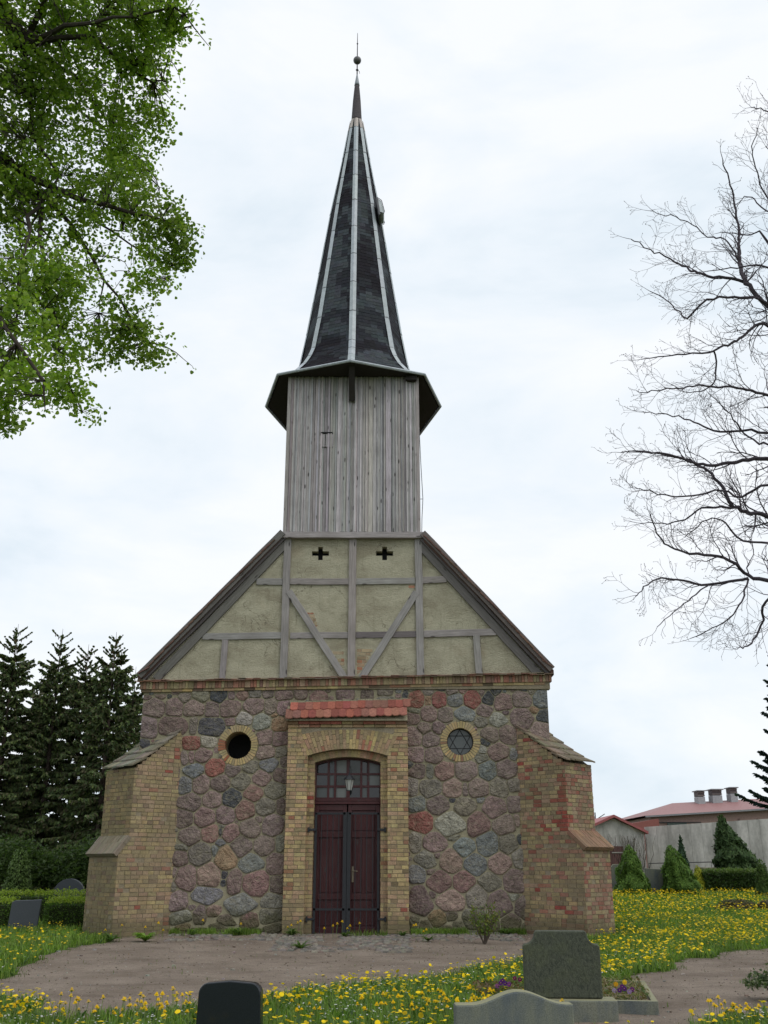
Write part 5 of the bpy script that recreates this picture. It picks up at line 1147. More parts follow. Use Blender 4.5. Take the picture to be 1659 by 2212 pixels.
# ---------------------------------------------------------------- left side: hedge, stones
def box_hedge(name, x0, x1, y0, y1, h, n, size, cols, coltop, label, rot=0, group=None):
    root = tag(empty(name, ((x0 + x1) / 2, (y0 + y1) / 2, ground_z((x0 + x1) / 2, (y0 + y1) / 2)), rot), label, 'hedge', group); W_, D_ = (x1 - x0) / 2, (y1 - y0) / 2
    m = MB(); m.box((0, 0, h / 2 - .05), (2 * W_ - .16, 2 * D_ - .16, h - .1), (.03, .04, .015)); m.build('inner_branches', M['twig'], root)
    A = np.array([2 * W_ * 2 * D_, 2 * W_ * h, 2 * W_ * h, 2 * D_ * h, 2 * D_ * h]); f = rng.choice(5, n, p=A / A.sum()); P = np.stack([rng.uniform(-W_, W_, n), rng.uniform(-D_, D_, n), rng.uniform(.0, h, n)], 1)
    P[f == 0, 2] = h; P[f == 1, 1] = -D_; P[f == 2, 1] = D_; P[f == 3, 0] = -W_; P[f == 4, 0] = W_; P += rng.normal(0, .035, (n, 3)); P[:, 2] += (f == 0) * np.abs(rng.normal(0, .03, n))
    C = np.where((P[:, 2:3] > h - .05), np.array(coltop)[rng.randint(0, len(coltop), n)], np.array(cols)[rng.randint(0, len(cols), n)]) * rng.uniform(.7, 1.25, (n, 1)); s_ = size * rng.uniform(.6, 1.2, n)
    scatter('foliage', [(0, -1, 0), (.55, -.1, .12), (0, 1, .0), (-.55, -.1, .12)], [(0, 1, 2, 3)], P, rotmats(n), s_, C, M['leaf'], root); return root
HC = [(.07, .13, .02), (.09, .155, .025), (.055, .10, .018)]; HT = [(.24, .31, .035), (.20, .28, .03), (.28, .33, .05)]
box_hedge('box_hedge', -11.5, -7.95, .95, 1.65, .62, 9000, .028, HC, HT, 'clipped box hedge at the left edge, left of the leaning stone', group='clipped hedges on the left lawn')
box_hedge('box_hedge', -7.15, -5.9, 1.2, 1.9, .62, 5500, .028, HC, HT, 'clipped box hedge between the leaning dark stone and the church buttress', group='clipped hedges on the left lawn')
box_hedge('box_hedge', -11.5, -7.3, 4.5, 5.1, .68, 8000, .030, HC, HT, 'back clipped hedge with bright yellow-green top behind the leaning stone', group='clipped hedges on the left lawn')
def simple_stone(loc, rz_, outline, th, material, label, lean=0, bev=.015):
    g = tag(empty('gravestone', loc, rz_), label, 'gravestone', 'gravestones around the church'); g.rotation_euler[1] = lean; g.rotation_euler[0] = .0
    slabstone('headstone', outline, -th / 2, th / 2, material, g, bev)
simple_stone((-7.5, .75, .15), radians(12), [(-.32, -.1), (.33, -.1), (.33, .72), (.1, .69), (-.25, .66), (-.32, .62)], .14, M['tombkd'], 'plain dark slate gravestone leaning between two clipped hedges', .07)
simple_stone((-8.2, 6.5, -.0), 0, [(-.45, -.1), (.45, -.1), (.45, .88)] + arc_pts(.0, .78, .45, .22, pi * .92, 12), .16, M['tombkd'], 'round-topped dark gravestone behind the left hedge next to the buttress')

# ---------------------------------------------------------------- conifers (dwarf cones, thuja)
def cone_conifer(loc, rad, h, n, size, cols, label, name='dwarf_conifer', lean=(0, 0), pw=1.0, lump=.22, group=None, cat='conifer'):
    root = tag(empty(name, loc), label, cat, group); t = rng.uniform(0, 1, n) ** .75 ; t = 1 - np.sqrt(rng.uniform(0, 1, n)) * .999; a = rng.uniform(0, 2 * pi, n)
    prof = np.minimum(1, (t * 6 + .7)) * (1 - t) ** pw; rr = rad * 1.12 * prof * rng.uniform(.78, 1.02, n)
    lum = np.array([noise.noise(Vector((cos(q) * 2.2, sin(q) * 2.2, z * h * 2.4 + loc[0]))) for q, z in zip(a, t)]); rr *= 1 + lump * lum
    P = np.stack([rr * np.cos(a) + lean[0] * t * h, rr * np.sin(a) + lean[1] * t * h, t * h + .03], 1)
    C = np.array(cols)[rng.randint(0, len(cols), n)] * rng.uniform(.7, 1.25, (n, 1)) ; s_ = size * rng.uniform(.6, 1.3, n); R = rotmats(n, yaw=a + pi / 2 + rng.normal(0, .5, n), tilt=rng.uniform(.2, 1.3, n), roll=rng.normal(0, .6, n))
    scatter('foliage', [(-.22, 0, 0), (.22, 0, 0), (.16, 1, .1), (-.16, 1, .1)], [(0, 1, 2, 3)], P, R, s_, C, M['needle'], root)
    m = MB(); m.lathe([(rad * .55, .03), (rad * .4, h * .35), (.03, h * .9)], 9, (0, 0, 0), (.03, .045, .015)); m.tube([(0, 0, -.1), (0, 0, .3)], .05, 6, (.08, .06, .04)); o_ = m.build('trunk', M['bark'], root)
    for v_ in o_.data.vertices: v_.co.x += lean[0] * max(0, v_.co.z); v_.co.y += lean[1] * max(0, v_.co.z)
    return root
BG = [(.095, .175, .026), (.07, .14, .022), (.12, .205, .032)]; DG = [(.035, .065, .02), (.045, .08, .025), (.03, .055, .02)]
def atp(u, v0, Y): p = onY(u, v0, Y); return (p.x, Y, gz(p.x, Y))
cone_conifer(atp(1366, 1930, 17.0), .64, 1.8, 14000, .07, BG, 'bright green cone-shaped dwarf conifer, left of the pale gravestone', group='bright green cone conifers', lump=.5, pw=.62)
cone_conifer(atp(1476, 1930, 17.0), .68, 1.8, 14000, .07, BG, 'bright green cone-shaped dwarf conifer, right of the pale gravestone', group='bright green cone conifers', lean=(-.2, 0), lump=.5, pw=.62)
cone_conifer(atp(1481, 1930, 19.0), .40, 2.2, 5000, .09, [(.035, .07, .035), (.04, .08, .04)], 'narrow dark bluish conifer rising behind the right cone conifer', lump=.3)
cone_conifer(atp(1608, 1930, 21.5), 1.15, 3.1, 14000, .13, [(.045, .085, .025), (.035, .07, .02), (.06, .10, .03)], 'tall dark thuja with an uneven leaning top behind the right hedge', 'thuja', lean=(-.22, 0), pw=.85, lump=.5)
cone_conifer(atp(1652, 1940, 15.0), .30, 1.3, 3500, .07, [(.08, .13, .025), (.06, .11, .02)], 'small green column conifer at the right picture edge', pw=.45)
cone_conifer(atp(1512, 1930, 18.5), .30, 1.05, 2400, .07, [(.36, .36, .03), (.30, .33, .03)], 'golden yellow conifer between the cone conifer and the hedge', pw=.6)
cone_conifer((-9.6, 6.2, .3), .42, 1.75, 3500, .08, [(.06, .10, .025), (.08, .13, .03)], 'small green column conifer behind the left hedges', pw=.35)
pA, pB = onY(1522, 1930, 18.5), onY(1648, 1930, 18.5)
box_hedge('leafy_hedge', pA.x, pB.x, 18.2, 19.2, .84, 9000, .05, [(.055, .10, .03), (.07, .12, .035), (.045, .08, .02)], [(.12, .16, .05), (.10, .15, .04)], 'loose green hedge behind the far right lawn')
p = atp(1422, 1930, 17.6); simple_stone((p[0], p[1], p[2]), 0, [(-.46, -.1), (.46, -.1), (.46, .90), (.2, .93), (-.2, .95), (-.46, .98)], .14, M['tombg'], 'plain grey-green gravestone between the two cone conifers')
p = atp(1336, 1925, 18.5); simple_stone((p[0], p[1], p[2]), 0, [(-.25, -.1), (.25, -.1), (.25, 1.0), (.15, 1.12), (-.15, 1.12), (-.25, 1.0)], .14, M['tombg'], 'narrow pale gravestone left of the cone conifers beside the church')
def mound(u, v, Y, rx, ry, h, label):
    p = onY(u, v, Y); n = 2600; a = rng.uniform(0, 2 * pi, n); q = np.sqrt(rng.uniform(0, 1, n)); P = np.stack([rx * q * np.cos(a), ry * q * np.sin(a), h * (1 - q ** 4) * rng.uniform(.3, 1, n)], 1)
    root = tag(empty('heather_mound', (p.x, Y, gz(p.x, Y))), label, 'heather'); leafy('foliage', P, .05, [(.13, .10, .07), (.10, .085, .05), (.08, .09, .04)], M['needle'], root, .25); m = MB(); m.lathe([(min(rx, ry) * .8, 0), (min(rx, ry) * .5, h * .6), (.02, h * .7)], 10, (0, 0, 0), (.08, .06, .04)); m.build('stems', M['bark'], root)
mound(1592, 1955, 8.5, .75, .5, .32, 'low brown heather mound on the right lawn'); mound(1662, 1955, 8.2, .42, .4, .32, 'low brown heather mound cut by the right picture edge')

# ---------------------------------------------------------------- farm buildings at the right
shed = tag(empty('concrete_shed', (11.9, 27, .4)), 'small grey concrete shed with red sheet roof and brown plank door', 'shed')
ax, az = onY(1324, 1763, 25).x, onY(1324, 1763, 25).z; rx, rz_ = onY(1398, 1798, 25).x, onY(1398, 1798, 25).z; lx = 2 * ax - rx - .2; X0, Z0 = 11.9, .4
m = MB(); m.prism([(lx - X0 + .15, -.3), (rx - X0 - .15, -.3), (rx - X0 - .15, rz_ - Z0), (ax - X0, az - Z0 - .1), (lx - X0 + .15, rz_ - Z0)], 'y', -2, 3); m.build('wall', M['concrete'], shed, fix=True)
m = MB()
for (x1, z1) in ((rx, rz_), (lx, rz_)):
    a, b_ = Vector((ax - X0, 0, az - Z0)), Vector((x1 - X0, 0, z1 - Z0 - .02)); m.prism([(a.x, a.z - .06), (b_.x, b_.z - .06), (b_.x, b_.z + .06), (a.x, a.z + .06)], 'y', -2.25, 3.2, (.33, .10, .10))
m.build('roof', M['sheet'], shed, fix=True)
m = MB(); p0, p1 = onY(1313, 1828, 24.95), onY(1346, 1828, 24.95)
for i in range(8): m.box((p0.x - X0 + (p1.x - p0.x) * (i + .5) / 8, -2.06, (p0.z - Z0) / 2 - .1), ((p1.x - p0.x) / 8 - .01, .05, p0.z - Z0 + .2), jit((.11, .055, .05), .2))
m.box(((p0.x + p1.x) / 2 - X0 + .1, -2.1, p0.z - Z0 - .28), (.6, .03, .05), (.3, .28, .25)); m.build('plank_door', M['paint'], shed)
r = random.Random(31); m = MB()       # bare creeper on the shed corner
for k in range(46):
    x = rx - X0 - .25 - abs(r.gauss(0, .55)); p = Vector((x + r.uniform(-.2, .2), -2.07, -.1)); pts = [p]; dx = r.uniform(-.25, .2)
    for q in range(9):
        p = p + Vector((dx * .3 + r.uniform(-.12, .10), r.uniform(-.03, .02), r.uniform(.22, .34))); p.y = min(-2.05, max(-2.22, p.y)); pts.append(p.copy())
        if p.z > rz_ - Z0 - .1 + (ax - X0 - p.x) * -.0: break
    m.tube(pts, [.018 * (1 - .08 * i) for i in range(len(pts))], 4, jit((.10, .085, .065), .3, r))
vine = m.build('bare_creeper', M['twig'], None); vine.location = (11.9, 27, .4); tag(vine, 'leafless brown creeper climbing the corner of the concrete shed', 'creeper')
wl = tag(empty('concrete_wall', (0, 0, 0)), 'long grey concrete panel wall behind the cone conifers', 'wall')
A, B = onY(1394, 1786, 26.5), onY(1665, 1768, 24.3); m = MB(); n = 9
for i in range(13):
    f0, f1 = i / 11, (i + 1) / 11; a = Vector((A.x + (B.x - A.x) * f0, 26.5 - 2.2 * f0, 0)); b_ = Vector((A.x + (B.x - A.x) * f1, 26.5 - 2.2 * f1, 0)); g_ = (b_ - a) * .009; zt = A.z + (B.z - A.z) * f0
    m.mesh([(a.x + g_.x, a.y, 0), (b_.x - g_.x, b_.y, 0), (b_.x - g_.x, b_.y, zt + .02), (a.x + g_.x, a.y, zt), (a.x + g_.x, a.y + .25, 0), (b_.x - g_.x, b_.y + .25, 0), (b_.x - g_.x, b_.y + .25, zt + .02), (a.x + g_.x, a.y + .25, zt)], [(0, 1, 2, 3), (7, 6, 5, 4), (3, 2, 6, 7), (0, 3, 7, 4), (1, 5, 6, 2)])
m.build('wall_panels', M['concrete'], wl); m = MB(); m.mesh([(A.x, 26.52, 0), (B.x + 1.6, 24.1, 0), (B.x + 1.6, 24.1, 3.4), (A.x, 26.52, 3.2)], [(0, 1, 2, 3)], (.1, .1, .095)); o = m.build('joint_backing', M['paint'], wl)
o.location.y = .1
barn = tag(empty('barn', (22, 44, .4)), 'long farm building with dull red roof and three roof vents behind the concrete wall', 'barn')
def bp(u, v, Y): p = onY(u, v, Y); return Vector((p.x - 22, Y - 44, p.z - .4))
eL, eR = bp(1394, 1762, 40), bp(1690, 1744, 40); rL, rR = bp(1452, 1735, 44.5), bp(1700, 1722, 44.5)
m = MB(); m.mesh([(eL.x + .4, -3.6, -.4), (eR.x, -3.6, -.4), (eR.x, -3.6, eR.z - .05), (eL.x + .4, -3.6, eL.z - .05), (eL.x + .4, 8, -.4), (eR.x, 8, -.4), (eR.x, 8, eR.z - .1), (eL.x + .4, 8, eL.z - .1)], [(0, 1, 2, 3), (0, 3, 7, 4), (1, 5, 6, 2), (4, 7, 6, 5)], (.30, .20, .17)); m.build('wall', M['paint'], barn, fix=True)
m = MB(); bk = Vector((0, 9, 0)); m.mesh([eL, eR, rR, rL, Vector((eL.x, 8, eL.z)), Vector((eR.x, 8, eR.z))], [(0, 1, 2, 3), (0, 3, 4), (3, 2, 5, 4)], (.29, .15, .145)); d_ = Vector((0, 0, -.10)); m.mesh([eL + d_, eR + d_, eR, eL], [(0, 1, 2, 3)], (.22, .22, .23)); m.build('roof', M['sheet'], barn, fix=True)
for u in (1512, 1546, 1582):
    wv = .30 if u != 1546 else .42; p = bp(u, 1733 if u < 1530 else (1730 if u < 1570 else 1726), 44); m = MB(); m.box((p.x, p.y, p.z + .05), (wv * 1.5, .9, .55), (.33, .34, .35)); 
    for q in (-.25, 0, .25): m.box((p.x, p.y, p.z + .50 + q * .0), (wv * 1.45, .86, .30), (.10, .08, .08)) if q == 0 else m.box((p.x, p.y - .47, p.z + .50 + q * .4), (wv * 1.5, .03, .05), (.2, .17, .16))
    m.box((p.x, p.y, p.z + .70), (wv * 1.95, 1.2, .06), (.25, .25, .26)); m.build('roof_vent', M['paint'], barn)
for u in (1560, 1600, 1640):
    m = MB(); q_ = bp(u, 1768, 40); m.box((q_.x, -3.64, q_.z - .25), (.12, .05, .5), (.16, .10, .09)); m.build('wall_tie', M['paint'], barn)
m = MB(); a, b_ = bp(1448, 1776, 40), bp(1482, 1771, 40); m.box(((a.x + b_.x) / 2, -3.66, (a.z + b_.z) / 2 - .3), (1.2, .05, .5), (.08, .1, .09)); m.build('window', M['paint'], barn)
m = MB(); m.box(((a.x + b_.x) / 2 + .2, -3.7, a.z + .0), (2.6, .04, .05), (.1, .07, .06)); m.build('door_rail', M['iron'], barn)
low = tag(empty('low_barn', (16, 37, .4)), 'low brick outbuilding with red roof between the shed and the long barn', 'outbuilding')
a, b_ = onY(1345, 1782, 35), onY(1400, 1768, 35); m = MB(); m.mesh([(a.x - 16, -2, -.4), (b_.x - 16 + .6, -2, -.4), (b_.x - 16 + .6, -2, b_.z - .4), (a.x - 16, -2, a.z - .4)], [(0, 1, 2, 3)], (.25, .09, .075)); m.mesh([(a.x - 16, 4, -.4), (b_.x - 16 + .6, 4, -.4), (b_.x - 16 + .6, 4, b_.z - .4), (a.x - 16, 4, a.z - .4)], [(3, 2, 1, 0)], (.25, .09, .075)); m.mesh([(a.x - 16, -2, a.z - .4), (b_.x - 16 + .6, -2, b_.z - .4), (b_.x - 16 + .6, 4, b_.z - .4), (a.x - 16, 4, a.z - .4)], [(0, 1, 2, 3)], (.27, .1, .1)); m.mesh([(a.x - 16, -2, -.4), (a.x - 16, 4, -.4), (a.x - 16, 4, a.z - .4), (a.x - 16, -2, a.z - .4)], [(0, 3, 2, 1)], (.25, .09, .075)); m.build('brick_body', M['paint'], low)
m = MB(); p = onY(1287, 1780, 30); m.tube([(0, 0, 0), (0, 0, onY(1287, 1755, 30).z - .4)], .03, 5); m.tube([(0, 0, p.z - .2), (.5, 0, p.z + .1)], .02, 4); o = m.build('antenna_pole', M['iron'], None); o.location = (p.x, 30, .4); tag(o, 'thin antenna pole rising beside the church buttress at the shed', 'antenna')
rl = MB(); p0, p1 = onY(1401.5, 1865, 23), onY(1536, 1862, 23); zg_ = gz(15, 23); rl.tube([(p0.x, 23, zg_ - .1), (p0.x, 23, p0.z), (p1.x, 23, p1.z), (p1.x, 23, zg_ - .1)], .022, 5); o = rl.build('pipe_railing', M['iron'], None); tag(o, 'thin dark pipe railing in front of the concrete wall', 'railing')
rk = MB(); p = onY(1552, 1875, 22)
for k in range(16):
    q = Vector((p.x + r.uniform(-.7, .7), 22 + r.uniform(-.3, .3), gz(p.x, 22) + r.uniform(.0, .85))); s_ = r.uniform(.14, .3)
    if q.z > 1.0 and q.x > p.x: q.z -= .25
    rk.mesh([q + Vector((sx * s_ * r.uniform(.7, 1.3), sy * s_ * r.uniform(.7, 1.3), sz * s_ * r.uniform(.5, .9))) for sx in (-1, 1) for sy in (-1, 1) for sz in (-1, 1)], [(0, 1, 3, 2), (4, 6, 7, 5), (0, 4, 5, 1), (2, 3, 7, 6), (0, 2, 6, 4), (1, 5, 7, 3)], jit((.20, .16, .12), .25, r))
o = rk.build('rubble_pile', M['cobble'], None, bevel=.03); tag(o, 'brown pile of old stones left of the tall thuja', 'rubble')
# ================================================================ trees
def spruce(loc, h, rad, seed, label, zlow=.2, cols=((.07, .105, .045), (.09, .13, .048), (.11, .145, .045), (.095, .09, .05)), cones=True, name='spruce_tree', n_whorl=None, sparse_top=.12, droop=1.0, dens=1.0, group='dark spruces left of the church', lean=0.0, side=None):
    r = random.Random(seed); rg = np.random.RandomState(seed); root = tag(empty(name, loc), label, 'spruce tree', group)
    m = MB(); m.tube([(lean * h * t * t, 0, h * t - .2 * (t == 0)) for t in (0, .2, .4, .6, .8, .93, 1)], [h * .014, h * .012, h * .009, h * .0065, .035, .018, .006], 7, (.085, .065, .055)); P = []; D = []; S_ = []; Cc = []; z = zlow
    cones_p = []
    while z < h - .35:
        t = z / h; nb = r.randint(6, 8) if t < .9 else 4; Lmax = rad * (1 - t) ** .82 + .16; az0 = r.uniform(0, 6.28)
        for b_ in range(nb):
            if r.random() < .04: continue
            a = az0 + 2 * pi * b_ / nb + r.uniform(-.35, .35); zj = z + r.uniform(-.13, .13) * (t < .88); asym = 1 + .35 * noise.noise(Vector((cos(a) * 1.3 + seed * 5, sin(a) * 1.3, z * .5))); L = asym * Lmax * r.uniform(.4, 1.2)
            rise = (.75 if t > .86 else (.25 - .55 * (1 - t) * droop)); pts = []; n = max(3, int(L / .28)); bx = lean * h * t * t
            for i in range(n + 1):
                f = i / n; zz = zj + L * (rise * f - .35 * droop * (1 - t) * f * f + .38 * f ** 3 * (.6 if t < .86 else .2)); pts.append(Vector((bx + L * f * cos(a), L * f * sin(a), zz)))
            m.tube(pts, [max(.006, .022 * (1 - f / n) * (1.2 - t)) for f in range(n + 1)], 4, (.08, .062, .05), cap=False)
            k = int(L * (84 if t < .86 else 50) * dens)
            for q in range(k):
                f = r.uniform(.12 if t < .9 else .05, 1.0) ** .8; i = min(n - 1, int(f * n)); p = pts[i].lerp(pts[i + 1], f * n - i); dirn = (pts[i + 1] - pts[i]).normalized(); sd = Vector((-sin(a), cos(a), 0)) * r.choice((-1, 1))
                tl = r.uniform(.14, .34) * (.6 + .5 * (1 - f)) * (1 if t < .86 else .45); d = (dirn * r.uniform(.2, .9) + sd * r.uniform(.15, .9) + Vector((0, 0, -r.uniform(.25, 1.4) * droop * (1 if t < .84 else .0) + (.3 if t > .86 else 0)))).normalized()
                P.append(tuple(p)); D.append(tuple(d)); S_.append(tl)
            if cones and t > .72 and r.random() < .5:
                for q in range(3): f = r.uniform(.5, 1); i = min(n - 1, int(f * n)); cones_p.append(pts[i])
        z += (.24 if t < .86 else .30) * r.uniform(.8, 1.2)
    # leader sprigs
    zz = h - .55
    P = np.array(P); D = np.array(D); S_ = np.array(S_); n = len(P)
    up = np.cross(D, rg.normal(0, 1, (n, 3))); up /= np.linalg.norm(up, axis=1)[:, None]; sd = np.cross(D, up); R = np.stack([sd, D, up], 2)
    C = np.array(cols)[rg.randint(0, len(cols), n)] * rg.uniform(.6, 1.35, (n, 1)); tv = [(-.5, 0, 0), (.5, 0, 0), (.85, .35, .25), (-.85, .35, -.25), (.7, .7, -.15), (-.7, .7, .15), (.12, 1, 0), (-.12, 1, 0)]
    scatter('foliage', tv, BLADE_F, P, R, np.stack([np.full(n, .055), S_, np.full(n, .05)], 1), C, M['needle'], root)
    m.build('trunk', M['bark'], root)
    if cones_p:
        m = MB()
        for p in cones_p: m.tube([p, p + Vector((0, 0, -.05)), p + Vector((0, 0, -.13))], [.012, .022, .01], 5, jit((.13, .075, .045), .2, r))
        tag(m.build('cones', M['bark'], root), kind='stuff')
    return root
def spruce_at(u, vtop, Y, rad, seed, label, **k):
    p = onY(u, vtop, Y); g_ = gz(p.x, Y); return spruce((p.x, Y, g_), p.z - g_, rad, seed, label, **k)
spruce_at(40, 1348, 18, 2.6, 1, 'tall spruce with a cone-laden top at the left picture edge')
spruce_at(136, 1358, 18.5, 2.6, 2, 'slim pointed spruce, second from the left picture edge')
spruce_at(192, 1392, 20, 2.8, 3, 'shorter ragged spruce between the two slim pointed ones')
spruce_at(252, 1365, 17, 2.6, 4, 'slim pointed spruce nearest to the church')
spruce_at(294, 1440, 22, 2.2, 5, 'spruce half hidden behind the church wall corner')
spruce_at(90, 1460, 22, 2.5, 6, 'lower spruce in the gap behind the two left spruces')
spruce_at(-20, 1400, 20, 2.6, 8, 'spruce cut by the left picture edge')
rsp = onY(1659, 1500, 12)
spruce((15.5, 12.0, .45), 9.0, 2.05, 7, 'dark blue-green spruce reaching into the right picture edge', zlow=3.0, cols=((.024, .045, .042), (.03, .055, .047), (.038, .062, .05)), cones=False, droop=.35, group=None, dens=1.2)
# lighter bushes at the foot of the spruces
for (u, v, Y, rr, h, lab) in [(15, 1935, 12, 1.3, 2.3, 'mid green leafy bush at the foot of the left edge spruce'), (95, 1935, 13, 1.2, 1.8, 'mid green bush below the second spruce'), (165, 1935, 12.5, 1.1, 2.0, 'mid green bush between the spruces and the buttress'), (215, 1935, 14, 1.2, 2.3, 'dark green bush behind the left buttress')]:
    p = onY(u, v, Y); plant_bush('leafy_bush', (p.x, Y, gz(p.x, Y) - .1), rr, h, 8000, .07, [(.05, .085, .024), (.075, .115, .03), (.04, .07, .022)], lab, 'bush', aspect=.5)
# far wood closing the horizon
P = []; rg = np.random.RandomState(3); m = MB()
for (x0, x1, y, hh) in ((-70, -4, 46, 6.5), (16, 80, 75, 5.5)):
    for k in range(int((x1 - x0) * 95)):
        x = rg.uniform(x0, x1); top = hh * (.75 + .3 * noise.noise(Vector((x * .25, 0, 1)))); P.append((x, y + rg.uniform(-2, 2), rg.uniform(.3, max(.5, top))))
P = np.array(P); o = leafy('far_wood', P, .32, [(.04, .07, .02), (.05, .085, .025), (.03, .055, .02)], M['leaf']); tag(o, 'far green wood closing the horizon behind the churchyard', 'wood', kind='stuff')

# ---------------------------------------------------------------- bare tree at the right
r = random.Random(17); bt = tag(empty('bare_tree', (10.6, -5.0, .1)), 'tall leafless tree reaching in from the right with fine budding twigs', 'tree'); m = MB(); tw = MB(); base = Vector((10.6, -5.0, .1)); buds = []
DY = {}
def limb3(pts, Y0, seed):
    rr = random.Random(seed); out_ = []; n = len(pts)
    for i, (u, v) in enumerate(pts): out_.append(onY(u, v, Y0 + 1.1 * sin(seed * 1.7 + i * .8) * (i / n) + rr.uniform(-.15, .15)) - base)
    return out_
def spline(pts, step):
    res = []
    for i in range(len(pts) - 1):
        p0, p1, p2, p3 = pts[max(0, i - 1)], pts[i], pts[i + 1], pts[min(len(pts) - 1, i + 2)]; n = max(1, int((p2 - p1).length / step))
        for k in range(n):
            t = k / n; res.append(.5 * ((2 * p1) + (p2 - p0) * t + (2 * p0 - 5 * p1 + 4 * p2 - p3) * t * t + (3 * p1 - 3 * p2 + p3 - p0) * t ** 3))
    res.append(pts[-1]); return res
nseg = [0]
TWC = (.062, .052, .062)
def twig(p, d, L, rad, lvl, rr):
    n = max(3, int(L / .09)); pts = [p.copy()]; kids = []; curl = Vector((rr.uniform(-.3, .3), rr.uniform(-.3, .3), rr.uniform(-.15, .4)))
    for i in range(n):
        d = (d + Vector((rr.gauss(0, .16), rr.gauss(0, .16), rr.gauss(0, .16))) + curl * .09 + Vector((0, 0, .035))).normalized(); p = p + d * (L / n); pts.append(p.copy())
        if lvl < 3 and i > 0 and rr.random() < (.72 if lvl < 2 else .6): kids.append((p.copy(), d.copy(), i / n))
    nseg[0] += n; tw.tube(pts, [max(.0028, rad * (1 - .75 * i / n)) for i in range(n + 1)], 3 if rad < .012 else 4, TWC, cap=False)
    for (q, dd, f) in kids:
        s_ = dd.cross(Vector((rr.gauss(0, .4), 1, rr.gauss(0, .4))));  s_.normalize(); s_ = s_ * rr.choice((-1, 1)) + Vector((0, rr.uniform(-.5, .5), 0)); nd = (dd * .75 + s_ * rr.uniform(.45, .85)).normalized(); nl = L * (1 - f * .55) * rr.uniform(.35, .62)
        if nl > .06: twig(q, nd, nl, rad * .52, lvl + 1, rr)
    if lvl >= 1: buds.append(p)
def limb(px, Y0, r0, r1, seed, side=1.0):
    rr = random.Random(seed); P_ = spline(limb3(px, Y0, seed), .12); n = len(P_)
    for i in range(1, n - 1): P_[i] = P_[i] + Vector((rr.gauss(0, .012), rr.gauss(0, .02), rr.gauss(0, .012)))
    rads = [r0 + (r1 - r0) * (i / n) for i in range(n)]; m.tube(P_, rads, 6, TWC, cap=False); L = sum((P_[i + 1] - P_[i]).length for i in range(n - 1))
    for i in range(2, n - 1):
        f = i / n
        if rr.random() < .7:
            d = (P_[i + 1] - P_[i]).normalized(); s_ = Vector((0, 1, 0)).cross(d) * rr.choice((-1, 1)) + Vector((0, rr.uniform(-.9, .9), 0)); nd = (d * .85 + s_ * rr.uniform(.45, .9)).normalized(); twig(P_[i], nd, side * rr.uniform(.45, 1.15) * (1.15 - .55 * f), max(.006, rads[i] * .42), 1, rr)
    twig(P_[-1], (P_[-1] - P_[-3]).normalized(), .5, r1 * .9, 1, rr)
# trunk and off-picture scaffold
m.tube([Vector((0, 0, -.3)), Vector((.0, 0, 3)), Vector((-.1, .1, 6.5)), Vector((-.3, -.1, 10)), Vector((-.2, .2, 12.3))], [.34, .27, .2, .12, .03], 10, (.07, .058, .055))
Z8 = lambda x, y: (1216.6 + .6249 * x, 110.6 + .6249 * y)
LIMBS = [([(900, 1250), (780, 980), (708, 885), (640, 810), (610, 740), (605, 600), (575, 450), (552, 375)], -5.5, .075, .012), ([(640, 800), (560, 785), (480, 770), (400, 735), (300, 685), (235, 650)], -5.6, .035, .009), ([(620, 745), (560, 650), (500, 640), (430, 590), (300, 552)], -5.3, .02, .007),
 ([(900, 1150), (708, 950), (600, 1000), (500, 1040), (400, 1045), (270, 1065)], -5.0, .05, .008), ([(760, 900), (660, 855), (500, 860), (430, 920), (380, 880), (300, 830)], -5.9, .034, .008), ([(520, 1035), (530, 1090), (520, 1150), (440, 1180), (370, 1150)], -5.2, .02, .006),
 ([(900, 1450), (708, 1410), (600, 1420), (480, 1430), (350, 1390), (200, 1388)], -5.4, .055, .008), ([(920, 1700), (708, 1610), (590, 1575), (540, 1490), (470, 1430), (380, 1400), (240, 1380)], -4.7, .06, .009), ([(590, 1577), (480, 1580), (400, 1625), (270, 1632)], -4.6, .028, .007),
 ([(900, 1850), (708, 1830), (640, 1815), (560, 1750), (440, 1735), (350, 1700), (300, 1600)], -5.8, .05, .008), ([(640, 1822), (500, 1845), (380, 1825), (310, 1830), (250, 1885)], -5.7, .03, .007), ([(500, 1848), (430, 1900), (370, 1950), (325, 1990)], -5.6, .016, .006), ([(640, 1826), (600, 1930), (520, 1995), (440, 2030)], -5.5, .022, .006), ([(800, 1850), (700, 1900), (685, 1990), (640, 2055), (600, 2062)], -6.2, .03, .006),
 ([(850, 1250), (708, 1190), (600, 1165), (480, 1155), (380, 1165), (265, 1180)], -6.1, .035, .007), ([(850, 1330), (708, 1320), (650, 1310), (520, 1310), (400, 1265), (275, 1245)], -5.1, .035, .007), ([(850, 800), (708, 750), (620, 745), (500, 760)], -6.3, .03, .007), ([(850, 900), (760, 600), (690, 480), (655, 350), (670, 280)], -6.0, .04, .008), ([(850, 700), (760, 400), (700, 330)], -5.2, .03, .008), ([(850, 400), (760, 250), (700, 205), (650, 195)], -5.8, .025, .007), ([(860, 1550), (708, 1500), (620, 1540), (540, 1520), (400, 1540), (250, 1510)], -6.4, .03, .007), ([(708, 1360), (640, 1330), (560, 1240), (500, 1180)], -6.0, .022, .006), ([(708, 1700), (620, 1690), (560, 1630), (500, 1620), (420, 1680)], -6.3, .022, .006), ([(900, 600), (720, 560), (640, 500), (600, 540)], -6.2, .025, .006)]
for i, (px, Y0, r0, r1) in enumerate(LIMBS): limb([Z8(*q) for q in px], Y0, r0, r1, 50 + i)
